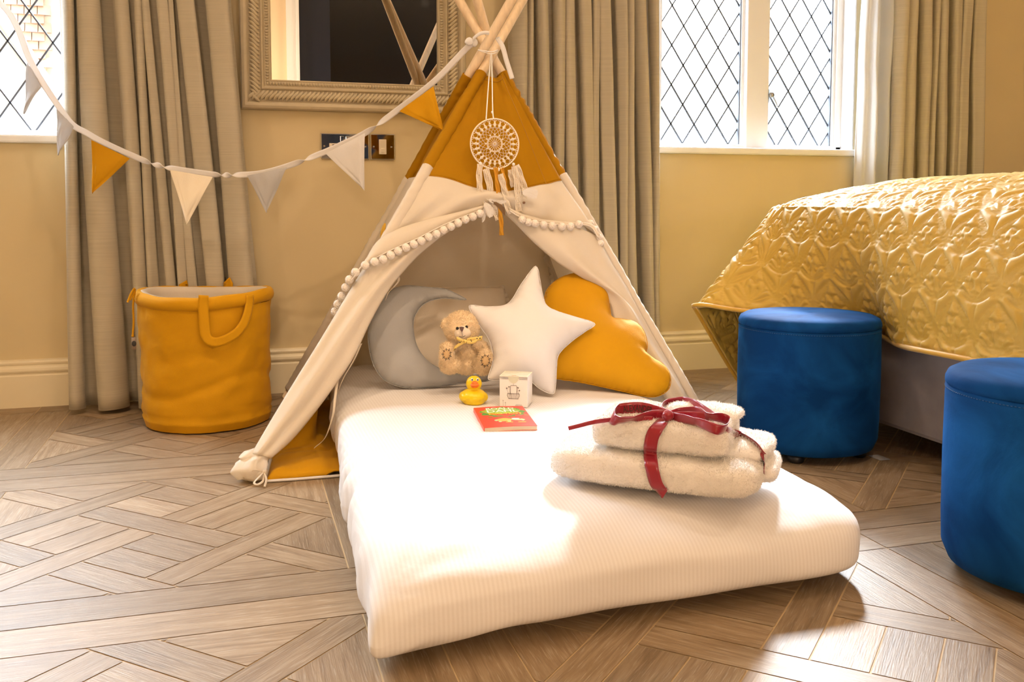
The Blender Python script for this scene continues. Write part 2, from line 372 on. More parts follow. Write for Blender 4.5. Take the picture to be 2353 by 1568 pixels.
    at = me.attributes.new('tone', 'FLOAT', 'POINT'); at.data.foreach_set('value', np.array(T+[.5]*8, dtype=np.float32))
    o = bpy.data.objects.new('floor', me); COL.objects.link(o); return struct(o)
parquet()

# baseboards: moulded profile swept along the walls
prof = [(0, 0), (.018, 0), (.018, .098), (.0145, .102), (.0145, .106), (.0185, .109), (.020, .114), (.019, .121), (.0135, .127), (.0125, .131), (.0145, .134), (.015, .139), (.012, .145), (0, .148)]
b = MB(); b.grid([[(x, YW-d, z) for d, z in prof] for x in (XL, XR)], flip=True); struct(b.build('baseboard_back', M['skirt'], smooth=False))
b = MB(); b.grid([[(XL+d, y, z) for d, z in prof] for y in (YB, YW)]); struct(b.build('baseboard_left', M['skirt'], smooth=False))
b = MB(); b.grid([[(XR-d, y, z) for d, z in prof] for y in (YB, YW)], flip=True); struct(b.build('baseboard_right', M['skirt'], smooth=False))

# ------------------------------------------------------------------ windows
def window(idx, x0, x1, panes, lat, handle):
    YF = YW+.075
    e = thing('window_%d' % idx, (x0, YF, ZS), 'white framed leaded window', 'window'); del e['label'], e['category']; e['kind'] = 'structure'
    # sill board, reveals
    b = MB(); b.box(x0-.006, x1+.006, YW-.022, YW+.10, ZS-.028, ZS-.002); b.build('window_sill', M['white'], e, smooth=False, bevel=.006)
    b = MB(); b.box(x0, x0+.006, YW+.001, YF+.04, ZS, ZT); b.box(x1-.006, x1, YW+.001, YF+.04, ZS, ZT); b.box(x0, x1, YW+.001, YF+.04, ZT-.006, ZT); b.build('reveal', M['white'], e, smooth=False)
    b = MB(); fb = ZS+.004
    b.box(x0, x1, YF, YF+.06, ZS-.01, fb+.012); b.box(x0, x1, YF, YF+.06, ZT-.05, ZT)
    b.box(x0, x0+.03, YF, YF+.06, ZS, ZT); b.box(x1-.03, x1, YF, YF+.06, ZS, ZT)
    for (a, c), (a2, c2) in zip(panes[:-1], panes[1:]): b.box(c+.012, a2-.012, YF-.012, YF+.06, ZS, ZT)
    b.build('window_frame', M['white'], e, smooth=False, bevel=.004)
    for i, (a, c) in enumerate(panes):
        z0, z1 = fb+.014, ZT-.07
        s = MB()
        s.box(a-.02, a, YF+.01, YF+.045, z0-.012, z1+.02); s.box(c, c+.02, YF+.01, YF+.045, z0-.012, z1+.02); s.box(a, c, YF+.01, YF+.045, z0-.012, z0); s.box(a, c, YF+.01, YF+.045, z1, z1+.02)
        s.box(c-.004, c+.0005, YF+.016, YF+.040, z0, z1, 1)
        s.build('sash', [M['white'], M['lead']], e, smooth=False)
        g = MB().box(a, c, YF+.030, YF+.033, z0, z1).build('pane', M['glass'], e, smooth=False)
        l = MB(); ph, pw = lat                         # diamond height and width
        def seg(p, q, w=.0050):
            d = np.array(q)-np.array(p); L = np.linalg.norm(d)
            if L < 1e-4: return
            n = np.array([-d[1], d[0]])/L*w/2
            pts = [np.array(p)+n, np.array(p)-n, np.array(q)-n, np.array(q)+n]
            v = [(t[0], YF+.026, t[1]) for t in pts]+[(t[0], YF+.030, t[1]) for t in pts]
            l.add(v, [(0, 1, 2, 3), (7, 6, 5, 4), (0, 4, 5, 1), (1, 5, 6, 2), (2, 6, 7, 3), (3, 7, 4, 0)])
        m = ph/pw
        for s_ in (1, -1):
            k0 = z0+(0 if s_ > 0 else 0)
            for k in range(-40, 60):
                c0 = k0+k*ph+ (.45*ph if i == 1 else .0)  # z = c0 + s_*m*(x-a)
                xa, xb = a, c
                za, zb = c0, c0+s_*m*(c-a)
                lo, hi = (za, zb) if s_ > 0 else (zb, za)
                if hi < z0 or lo > z1: continue
                def xz(z): return a+(z-c0)/(s_*m)
                P = [(a, za), (c, zb)]
                P = [(p[0], p[1]) if z0 <= p[1] <= z1 else (xz(min(max(p[1], z0), z1)), min(max(p[1], z0), z1)) for p in P]
                seg(P[0], P[1])
        l.build('lead_lattice', M['lead'], e, smooth=False)
    if handle is not None:
        hx, hz = handle; h = MB()
        h.tube([(hx-.004, YF-.006, hz+.03), (hx-.004, YF-.006, hz-.02)], [.006, .005], 8); h.ell((hx+.004, YF-.02, hz+.008), (.011, .010, .013))
        h.tube(cr_spline([(hx+.006, YF-.024, hz+.002), (hx+.016, YF-.028, hz-.018), (hx+.03, YF-.026, hz-.045)], 10), np.linspace(.006, .002, 10), 8, flat=.6)
        h.build('window_handle', mat('pewter_handle', (.35, .36, .36, 1), .35, metal=1), e)
    return e
YG = YW+.08
px2x = lambda px: float(on(px, 200, y=YG)[0])
window(1, 1.474, 2.337, [(px2x(1521), px2x(1704)), (px2x(1768), px2x(1914))], (.148, .098), (px2x(1764), 1.04))
window(2, -1.42, -.488, [(-1.36, -.86), (-.80, float(on(150, 200, y=YG)[0]))], (.19, .128), None)
# upper casement transoms are out of sight above the frame

# ------------------------------------------------------------------ outside
def outside():
    e = thing('neighbouring_house', (-3.2, 9.5, -3), 'pale rendered house with a clay tile-hung gable seen through the leaded window', 'house')
    MB().box(-6.5, -.2, 9.5, 13, -3, 3.2).build('wall', mat('pale_render', (.75, .68, .56, 1), .8), e, smooth=False)
    tile = mat('clay_roof_tile', (.60, .38, .28, 1), .8, var=.35, vscale=3)
    b = MB()
    for r in range(15):
        z = 1.62+r*.078
        for c in range(12):
            x = -2.5+c*.108+(.054 if r % 2 else 0)
            if x < -2.12+(2.45-z)*.48 or x > -1.66: continue
            b.box(x+.003, x+.104, 9.405+random.uniform(0, .008), 9.44, z, z+.09); b.v[-1][:2, 1] -= .02
    b.build('hanging_tile', tile, e, smooth=False); e.children[-1]['kind'] = 'stuff'
    b = MB(); sl = [(-1.40, 1.40), (-2.22, 2.85), (-2.34, 2.85), (-1.52, 1.40)]
    b.add([(x, y, z) for y in (9.30, 9.42) for x, z in sl], [(0, 1, 2, 3), (7, 6, 5, 4), (0, 4, 5, 1), (1, 5, 6, 2), (2, 6, 7, 3), (3, 7, 4, 0)]); b.build('barge_board', M['white'], e, smooth=False)
    b = MB(); b.box(-6.6, .2, 8.9, 9.5, .72, .86); b.box(-6.6, .2, 8.85, 8.93, .62, .80); b.build('gutter', M['white'], e, smooth=False)
    b = MB(); P = [[(x, 9.5-1.1*t+.02*math.sin(x*30), .62-.75*t) for x in np.linspace(-6.5, .2, 160)] for t in np.linspace(0, 1, 12)]
    b.grid(P); b.build('lean_to_roof', tile, e, thick=.03)
    return e
outside()

# ------------------------------------------------------------------ ceiling downlights (the room's warm light)
for k, (x, y) in enumerate([(-.35, 1.9), (1.15, .55), (-1.2, 1.2), (2.6, 1.0), (.5, -1.2), (2.2, -1.4), (1.05, 2.35)]):
    e = thing('downlight', (x, y, ZC), 'round recessed ceiling downlight with warm lamp', 'downlight', 'recessed ceiling downlights')
    MB().lathe([(.047, 0), (.047, -.006), (.037, -.008), (.035, -.002), (.035, 0)], (x, y, ZC), 24).build('bezel', M['chrome'], e)
    g, gn, gL, gp = newmat('warm_lamp_glow'); gp.inputs['Emission Color'].default_value = WARM+(1,); gp.inputs['Emission Strength'].default_value = 20
    MB().lathe([(.0, -.002), (.035, -.002)], (x, y, ZC), 20).build('lamp', g, e)
    l = bpy.data.lights.new('downlight_beam', 'AREA'); l.shape = 'DISK'; l.size = .06; l.energy = LAMP_W*(1.15, .35, 1.3, 1.3, .8, .8, .7)[k]; l.color = WARM; l.spread = math.radians(150)
    o = bpy.data.objects.new('downlight_beam', l); link(o, e); o.location = (x, y, ZC-.012)

# two added fill lamps, unseen behind the camera, brighten the room from the front
for x, y, z, lb in ((-.40, -2.30, 1.22, 'added drum-shaded fill lamp, unseen on the left behind the camera'), (2.0, -2.4, 1.25, 'added drum-shaded fill lamp, unseen on the right behind the camera')):
    e = thing('added_fill_lamp', (x, y, 0), lb, 'lamp', 'added fill lamps behind the camera')
    g, gn, gL, gp = newmat('fill_shade_glow'); gp.inputs['Base Color'].default_value = (.8, .75, .65, 1); gp.inputs['Emission Color'].default_value = WARM+(1,); gp.inputs['Emission Strength'].default_value = FILL_GLOW
    MB().lathe([(.0, -.13), (.17, -.13), (.17, .13), (.03, .13)], (x, y, z), 40).build('fill_shade', g, e, smooth=False)
    MB().tube([(x, y, .02), (x, y, z+.1)], .010, 10).build('pole', M['chrome'], e)
    MB().lathe([(0, 0), (.14, 0), (.14, .015), (.02, .025), (0, .025)], (x, y, 0), 32).build('base', M['chrome'], e)

for x, y, tx in ((.05, .80, .45), (1.25, .62, .85)):
    e = thing('spotlight', (x, y, ZC), 'small round adjustable ceiling spotlight aimed at the play tent', 'spotlight', 'adjustable ceiling spotlights')
    MB().lathe([(0, 0), (.04, 0), (.04, -.02), (.034, -.024), (.03, -.012), (0, -.012)], (x, y, ZC), 24).build('housing', M['chrome'], e)
    l = bpy.data.lights.new('spotlight_beam', 'SPOT'); l.energy = SPOT_W; l.color = WARM; l.spot_size = math.radians(46); l.spot_blend = 1.; l.shadow_soft_size = .03
    o = bpy.data.objects.new('spotlight_beam', l); link(o, e); o.location = (x, y, ZC-.05); o.rotation_euler = (Vector((x, y, ZC))-Vector((tx, 2.4, .35))).to_track_quat('Z', 'Y').to_euler()

# ------------------------------------------------------------------ curtains
def curtain(x0t, x1t, x0b, x1b, yc, amp, N, zb, seed, label, lead=None, ztop=2.45, ybot=0):
    rs = np.random.default_rng(seed); KN = np.array(N, float); KN = (KN-KN[0])/(KN[-1]-KN[0]); N = len(KN)-1; nu = N*26; u = np.linspace(0, 1, nu); 
    phw = np.interp(u, KN, np.arange(N+1)/N); phw = np.convolve(np.pad(phw, 8, mode='edge'), np.ones(17)/17, 'valid'); wid = np.interp(u, (KN[:-1]+KN[1:])/2, np.diff(KN)*N)
    A0 = np.interp(phw*N, np.arange(N+1), rs.uniform(.55, 1.15, N+1)); A1 = np.interp(phw*N, np.arange(N+1), rs.uniform(.55, 1.2, N+1))
    zs = np.linspace(ztop, zb, 60); P = []
    for z in zs:
        t = (ztop-z)/(ztop-zb); X0 = x0t+(x0b-x0t)*t; X1 = x1t+(x1b-x1t)*t
        ph = phw*N*2*math.pi; A = (A0*(1-t)+A1*t)*amp
        w = (X1-X0); B = .40*w/N*wid*(.6+.4*A0)
        lean = .25*math.sin(3*t+seed)+.15*t
        x = X0+w*u+B*np.sin(2*ph+.5)*.55+.01*np.sin(ph*.37+5*t+seed)
        y = yc+A*(.55+.45*wid)*np.cos(ph+lean)+.006*np.sin(ph*3.1+2*t)+ybot*t*t
        zz = np.full(nu, z) if t < .985 else z+.004*np.sin(ph*.7)
        P.append(np.stack([x, y, zz], 1))
    P = np.array(P); P[..., 1] += .006*nzs(P, (14, 3, 3))
    b = MB().grid(P, flip=True); o = b.build('curtain', M['curtain'], None, thick=.003)
    return tag(o, label, 'curtain')
c = curtain(-.500, -.105, -.492, .100, 3.045, .045, [155, 197, 275, 315, 349, 366, 398, 420, 470, 545], .012, 11, 'floor-length taupe linen curtain hanging behind the mustard storage basket', ybot=-.025)
c2 = curtain(.875, 1.395, .89, 1.475, 3.05, .042, [1165, 1205, 1228, 1256, 1290, 1318, 1345, 1367, 1398, 1422, 1447, 1475, 1500], .012, 23, 'floor-length taupe linen curtain hanging behind the play tent')
c3 = curtain(2.40, 2.85, 2.41, 2.86, 3.05, .040, [2005, 2042, 2076, 2108, 2130, 2155, 2178, 2214, 2250], .012, 5, 'taupe linen curtain hanging beyond the quilted bed')
def lining(x0, x1, yc, host, s):
    u = np.linspace(0, 1, 60); P = []
    for z in np.linspace(2.45, .02, 50):
        x = x0+(x1-x0)*u+.006*math.sin(z*3+s); y = yc+.022*np.sin(u*9+z*.7*s)+.01*np.sin(u*23+z*2); P.append(np.stack([x, y, np.full(60, z)], 1))
    P = np.array(P); P[..., 1] += .01*nzs(P, (10, 3, 5)); o = MB().grid(P, flip=True).build('lining', M['lining'], None, thick=.002)
    o.parent = host; o['label'] = 'white lining edge'
lining(1.395, 1.462, 3.075, c2, 1.2)
lining(2.315, 2.43, 3.07, c3, 2)

# ------------------------------------------------------------------ mirror
def mirror():
    x0, x1, z0, z1 = .020, .762, .932, 1.92
    e = thing('wall_mirror', (.39, YW, z0), 'large mirror in cream carved rope-pattern frame above the sockets', 'mirror')
    yb = YW-.001; fw = .10
    prof = [(0, 0), (0, .022), (.004, .028), (.012, .031), (.020, .030), (.024, .024), (.028, .020), (.062, .020), (.066, .026), (.070, .027), (.073, .022), (.076, .018), (.091, .018), (.094, .020), (.0965, .018), (.098, .006), (.098, 0)]
    loops = []
    for d, h in prof: loops.append([(x0+d, yb-h, z0+d), (x1-d, yb-h, z0+d), (x1-d, yb-h, z1-d), (x0+d, yb-h, z1-d)])
    b = MB().grid(np.array(loops).transpose(1, 0, 2), cu=True); b.build('frame', M['frame'], e, smooth=False, bevel=.0008)
    rope = MB(); bead = MB()
    def lobe(cx, cz, ax, az, px_, pz_):            # slanted s-shaped strand; a along the rail, p across it
        pts = []
        for t in np.linspace(-1, 1, 9):
            s = t*.0165; k = .013*math.tanh(1.6*t)
            pts.append((cx+ax*k+px_*s, yb-.0215-.0055*math.sqrt(max(0, 1-t*t*.95)), cz+az*k+pz_*s))
        rope.tube(pts, [.0012, .0035, .0052, .006, .0062, .006, .0052, .0035, .0012], 8)
    m = .045; pitch = .0135
    for k in range(int((x1-x0-2*m+.02)/pitch)):
        x = x0+m-.012+k*pitch
        lobe(x, z0+m, 1, 0, 0, 1); lobe(x, z1-m, 1, 0, 0, -1)
    for k in range(int((z1-z0-2*m+.02)/pitch)):
        z = z0+m-.008+k*pitch
        lobe(x0+m, z, 0, -1, 1, 0); lobe(x1-m, z, 0, -1, -1, 0)
    m = .0835; pitch = .0092
    for k in range(int((x1-x0-2*m)/pitch)+1):
        for z in (z0+m, z1-m): bead.ell((x0+m+k*pitch, yb-.0195, z), (.0041, .005, .0062), 8)
    for k in range(1, int((z1-z0-2*m)/pitch)+1):
        for x in (x0+m, x1-m): bead.ell((x, yb-.0195, z0+m+k*pitch), (.0062, .005, .0041), 8)
    rope.build('rope_carving', M['frame'], e); bead.build('bead_carving', M['frame'], e)
    MB().box(x0+.096, x1-.096, yb-.008, yb-.004, z0+.096, z1-.096).build('mirror_pane', M['mirror'], e, smooth=False)
mirror()

# ------------------------------------------------------------------ sockets
def plate(x0, x1, z0, z1, name, label, cat):
    e = thing(name, ((x0+x1)/2, YW, z0), label, cat); y = YW-.0005
    MB().box(x0, x1, y-.007, y, z0, z1).build('cover_plate', M['chrome'], e, smooth=False, bevel=.003)
    for x in (x0+.012, x1-.012): s = MB().lathe([(0, 0), (.0035, 0), (.0035, .0012), (0, .0018)], (0, 0, 0), 12); s.v[-1] = s.v[-1][:, [0, 2, 1]]*np.array([1, -1, 1])+np.array([x, y-.0068, (z0+z1)/2]); s.build('screw', M['chrome'], e)
    return e, y-.007
a = on(736, 307, y=YW); b_ = on(848, 366, y=YW)
e, y = plate(float(a[0]), float(b_[0]), .776, .861, 'double_socket', 'polished chrome double power socket half hidden behind white pennant', 'socket')
xa, xb = float(a[0]), float(b_[0])
for cx in (xa+.042, xb-.042):
    f = MB().box(cx-.014, cx+.014, y-.001, y+.001, .792, .828).build('socket_face', M['ivory'], e, smooth=False, bevel=.0008)
    MB().box(cx-.004, cx+.004, y-.0014, y-.0008, .813, .824).box(cx-.010, cx-.003, y-.0014, y-.0008, .798, .802).box(cx+.003, cx+.010, y-.0014, y-.0008, .798, .802).build('pin_hole', M['black'], f, smooth=False)
for k, cx in enumerate(((xa+xb)/2-.009, (xa+xb)/2+.009)):
    MB().box(cx-.006, cx+.006, y-.004, y+.001, .834, .852).build('switch', M['chrome'], e, smooth=False, bevel=.001)
a = on(850, 311, y=YW); b_ = on(907, 366, y=YW); xa, xb = float(a[0]), float(b_[0]); cx = (xa+xb)/2
e, y = plate(xa, xb, .776, .862, 'fused_switch', 'square polished chrome wall plate with cream insert below the mirror', 'socket')
f = MB().box(cx-.0125, cx+.0125, y-.0012, y+.001, .794, .844).build('insert', M['ivory'], e, smooth=False, bevel=.0008)
MB().box(cx-.0055, cx+.0055, y-.0025, y, .800, .814).build('switch', M['ivory'], f, smooth=False, bevel=.0008)

# ------------------------------------------------------------------ blue velvet stools
def stool(cx, cy, label, place):
    R, H0, H = .173, .018, .352
    e = thing('velvet_stool', (cx, cy, 0), label, 'stool', 'round blue velvet stools')
    pr_ = [(0, H0), (R-.03, H0), (R-.012, H0+.006), (R-.002, H0+.03), (R, H0+.08), (R+.001, .2), (R, H-.045), (R-.0005, H-.0295), (R-.003, H-.0275)]
    MB().lathe(pr_, (cx, cy, 0), 72).build('body', M['velvet'], e)
    top = [(R-.003, H-.028), (R+.0005, H-.0255), (R+.0005, H-.018), (R-.004, H-.008), (R-.016, H-.0015), (R-.04, H+.001), (R-.1, H+.003), (.01, H+.003), (.003, H-.0005), (0, H-.001)]
    MB().lathe(top, (cx, cy, 0), 72).build('seat_pad', M['velvet'], e)
    st = MB()
    for z, r in ((H-.0335, R+.0004),):
        for a in np.arange(0, 2*math.pi, .034):
            st.tube([(cx+r*math.cos(a+t), cy+r*math.sin(a+t), z) for t in (0, .009, .018)], .0006, 4)
    st.build('stitching', mat('blue_thread', (.02, .08, .22, 1), .6), e)
    for a in (.8, 2.37, 3.94, 5.5):
        x, y = cx+(R-.045)*math.cos(a), cy+(R-.045)*math.sin(a)
        MB().lathe([(0, 0), (.016, 0), (.019, .004), (.021, H0+.001), (0, H0+.001)], (x, y, 0), 16).build('foot', M['dark'], e)
    return e
s1 = stool(1.385, 2.025, 'whole round blue velvet stool standing behind the towels at the bed', 0)
s2 = stool(1.304, 1.199, 'round blue velvet stool cut off by the photo edge, nearest the camera', 0)
lb = MB().box(1.50, 1.53, 1.885, 1.93, .0004, .0014).build('paper_tag', mat('grey_tag', (.42, .42, .43, 1), .7), s1, smooth=False)

# ------------------------------------------------------------------ quilted bed
def tile_field(w, h, segs, nx, ny, stag=True):
    P = np.array([p for s in segs for p in s]); ex = []
    for a in (-1, 0, 1):
        for c in (-1, 0, 1): ex.append(P+np.array([a*w, c*h]))
    P = np.concatenate(ex); X, Y = np.meshgrid((np.arange(nx)+.5)*w/nx, (np.arange(ny)+.5)*h/ny, indexing='ij')
    G = np.stack([X, Y], -1).reshape(-1, 2); D = np.full(len(G), 9.)
    for i in range(0, len(P), 200): D = np.minimum(D, np.sqrt(((G[:, None]-P[None, i:i+200])**2).sum(-1)).min(1))
    return D.reshape(nx, ny)
QW, QH = .128, .205
def motif():
    S = []; w, h = QW, QH
    def c(pts, n=60): S.append(cr_spline(pts, n))
    for ox, oy in ((0, 0), (w/2, h/2)):
        o = np.array([ox+w/2, oy])
        f = lambda *p: [o+np.array(q) for q in p]
        for s in (1, -1):
            c(f((0, 0), (s*.020, .028), (s*.050, .07), (s*.064, .1025), (s*.050, .135), (s*.02, .178), (0, .205)), 80)     # ogee border
            c(f((s*.004, .010), (s*.012, .045), (s*.030, .068), (s*.060, .096)), 50)                                  # leaf upper edge
            c(f((s*.004, .012), (s*.030, .040), (s*.048, .068), (s*.060, .096)), 50)
            c(f((s*.001, .0), (s*.002, .05), (s*.003, .078)), 40)                                                    # stem
            c(f((0, .092), (s*.018, .118), (s*.024, .146), (s*.016, .160), (s*.005, .156), (0, .146)), 60)            # heart top
            c(f((s*.001, .094), (s*.004, .112), (s*.010, .132), (s*.0135, .128), (s*.010, .112), (s*.002, .094)), 40) # inner petal
            c(f((s*.004, .090), (s*.026, .108), (s*.040, .118), (s*.042, .110), (s*.028, .098), (s*.006, .088)), 50)  # side petal
            c(f((s*.003, .090), (s*.020, .122), (s*.038, .134), (s*.048, .118), (s*.055, .104)), 50)
        S.append(np.array([o+np.array([.006*math.cos(a), .084+.007*math.sin(a)]) for a in np.linspace(0, 6.28, 24)]))
    S = [np.stack([s[:, 0] % w, s[:, 1] % h], 1) for s in S]
    return tile_field(w, h, S, 96, 150)
QF = motif()
def quilt_h(U, V, A=.0080, sg=.0036):
    u = (U/QW*96) % 96; v = (V/QH*150) % 150; i = u.astype(int) % 96; j = v.astype(int) % 150; fu = u-np.floor(u); fv = v-np.floor(v)
    i1 = (i+1) % 96; j1 = (j+1) % 150
    d = QF[i, j]*(1-fu)*(1-fv)+QF[i1, j]*fu*(1-fv)+QF[i, j1]*(1-fu)*fv+QF[i1, j1]*fu*fv
    return A*(1-np.exp(-(d/sg)**1.3))
def bed():
    X0 = 1.585; YN, YFar = .55, 2.55
    e = thing('bed', (2.2, 1.5, 0), 'large bed with taupe velvet base under a mustard quilted bedspread', 'bed')
    b = MB(); b.box(X0+.012, 3.9, YN+.02, YFar-.03, .055, .40); b.build('bed_base', M['greyup'], e, smooth=False, bevel=.012)
    b = MB()
    for x, y in ((X0+.10, YFar-.12), (X0+.10, YN+.15), (3.6, YFar-.12), (3.6, YN+.15)): b.lathe([(0, 0), (.022, 0), (.026, .056), (0, .056)], (x, y, 0), 14)
    for k in range(4):
        bb = MB(); bb.v = [b.v[k]]; bb.n = len(b.v[k]); q = len(b.f)//4; bb.f = [tuple(i-sum(len(t) for t in b.v[:k]) for i in f) for f in b.f[k*q:(k+1)*q]]; bb.m = [0]*q; bb.build('foot', M['dark'], e)
    b = MB(); b.box(X0+.02, 3.88, YN+.03, YFar-.05, .402, .60); b.build('mattress', M['whitecot'], e, smooth=False, bevel=.03)
    # bedspread: far end -> over the top -> down the near-left face
    n = 620
    crease = cr_spline([(X0+.005, YN-.1, .613), (X0, 1.2, .615), (X0-.002, 1.8, .618), (X0, 2.3, .622), (X0+.006, 2.49, .618), (X0+.05, 2.548, .606), (X0+.35, 2.56, .60)], n)
    T = on(1604, 701, y=2.50); Cn = on(1735, 925, y=2.57)
    hem = cr_spline([(1.515, YN-.1, .305), (1.51, 1.2, .302), (1.49, 1.55, .300), (1.485, 1.72, .298), (1.53, 1.86, .288), (1.572, 1.99, .293), (1.565, 2.13, .30), (1.50, 2.28, .31), (1.40, 2.41, .318), tuple(T), (T[0]+.045, 2.56, T[2]-.05), tuple(Cn), (1.60, 2.63, .14), (1.95, 2.62, .25)], n)
    # arc-length matching of the corner: most of the flare belongs to the crease's corner
    s = np.linspace(0, 1, n); iT = np.linalg.norm(hem-T, axis=1).argmin()/(n-1); iC = np.linalg.norm(crease-np.array([X0+.004, 2.50, .617]), axis=1).argmin()/(n-1)
    sc = np.interp(s, [0, iT-.07, iT+.02, 1], [0, iC-.03, iC+.005, 1]); sh = s
    ti = np.linspace(0, 1, n); cr2 = np.stack([np.interp(sc, ti, crease[:, k]) for k in range(3)], 1); hm2 = np.stack([np.interp(sh, ti, hem[:, k]) for k in range(3)], 1)
    m = 150; t = np.linspace(0, 1, m)[None, :, None]
    P = cr2[:, None]*(1-t)+hm2[:, None]*t
    tt = t[..., 0]; bul = .028*np.sin(math.pi*np.clip(tt*1.1, 0, 1))**.8*np.interp(s, [0, iT-.16, iT-.05, 1], [1, 1, .12, .12])[:, None]
    d1 = np.gradient(P, axis=0); d2 = np.gradient(P, axis=1); N = np.cross(d2, d1); N /= np.linalg.norm(N, axis=-1)[..., None]+1e-9
    if N[50, 70, 0] > 0: N = -N
    ysoft = P[..., 1]
    fold = .016*tt*np.sin(ysoft*17+1.4*tt)*np.exp(-((ysoft-1.95)/.35)**2) + .010*tt*np.sin(ysoft*9+1)
    P = P+(bul+fold)[..., None]*N
    U = np.concatenate([[0], np.cumsum(np.linalg.norm(np.diff(P[:, m//2], axis=0), axis=1))])[:, None]*np.ones((1, m))
    V = -np.concatenate([np.zeros((n, 1)), np.cumsum(np.linalg.norm(np.diff(P, axis=1), axis=2), axis=1)], 1)
    edge = np.clip((1-tt)*m/6, 0, 1)
    P = P+(quilt_h(U, V)*edge+.0015*nzs(P, 45))[..., None]*N
    # top
    k = 260; xs = np.concatenate([np.linspace(0, .25, 100)**1.0, np.linspace(.255, 2.25, k-100)]); 
    q = int(n*.62)+int(n*.24)
    base = cr2[:q]; Y = base[:, 1]
    TX = base[:, 0][:, None]+xs[None]; 
    Z = .616+np.interp(xs, [0, .02, .06, .15, .3, .5, .9, 2.3], [0, .012, .034, .062, .082, .092, .112, .125])[None]+0*TX
    farf = (1-(1-np.clip((2.57-Y)/.42, 0, 1))**2)[:, None]**.5; Z = .606+(Z-.606)*farf
    Pt = np.stack([TX, Y[:, None]+0*TX, Z], -1)
    d1 = np.gradient(Pt, axis=0); d2 = np.gradient(Pt, axis=1); Nt = np.cross(d1, d2); Nt /= np.linalg.norm(Nt, axis=-1)[..., None]+1e-9
    Nt = np.where(Nt[..., 2:] < 0, -Nt, Nt)
    Vt = np.concatenate([np.zeros((q, 1)), np.cumsum(np.linalg.norm(np.diff(Pt, axis=1), axis=2), axis=1)], 1)
    Pt = Pt+(quilt_h(U[:q, :1]+0*Vt, Vt)+.006*nzs(Pt, 5))[..., None]*Nt
    Pt[:, 0] = P[:q, 0]
    qm = mat('mustard_quilted_sateen', (.54, .35, .055, 1), .48, bump=.15, bscale=700, sheen=.2, spec=.4)
    b = MB().grid(P, flip=False).grid(Pt, flip=True)
    # far end hanging side
    P3 = []
    for z in np.linspace(.60, .2, 14): P3.append([(x, 2.57+.02*(.6-z), z) for x in np.linspace(X0+.3, 3.9, 30)])
    b.grid(P3)
    bq = b.build('bedspread', qm, e, thick=.007, off=-1)
    hb = MB().tube(hm2[::3]*1.0+np.array([-.003, 0, 0]), .0065, 8).build('hem_binding', mat('mustard_binding', (.58, .33, .03, 1), .5, sheen=.4), bq)
    return e
bed()

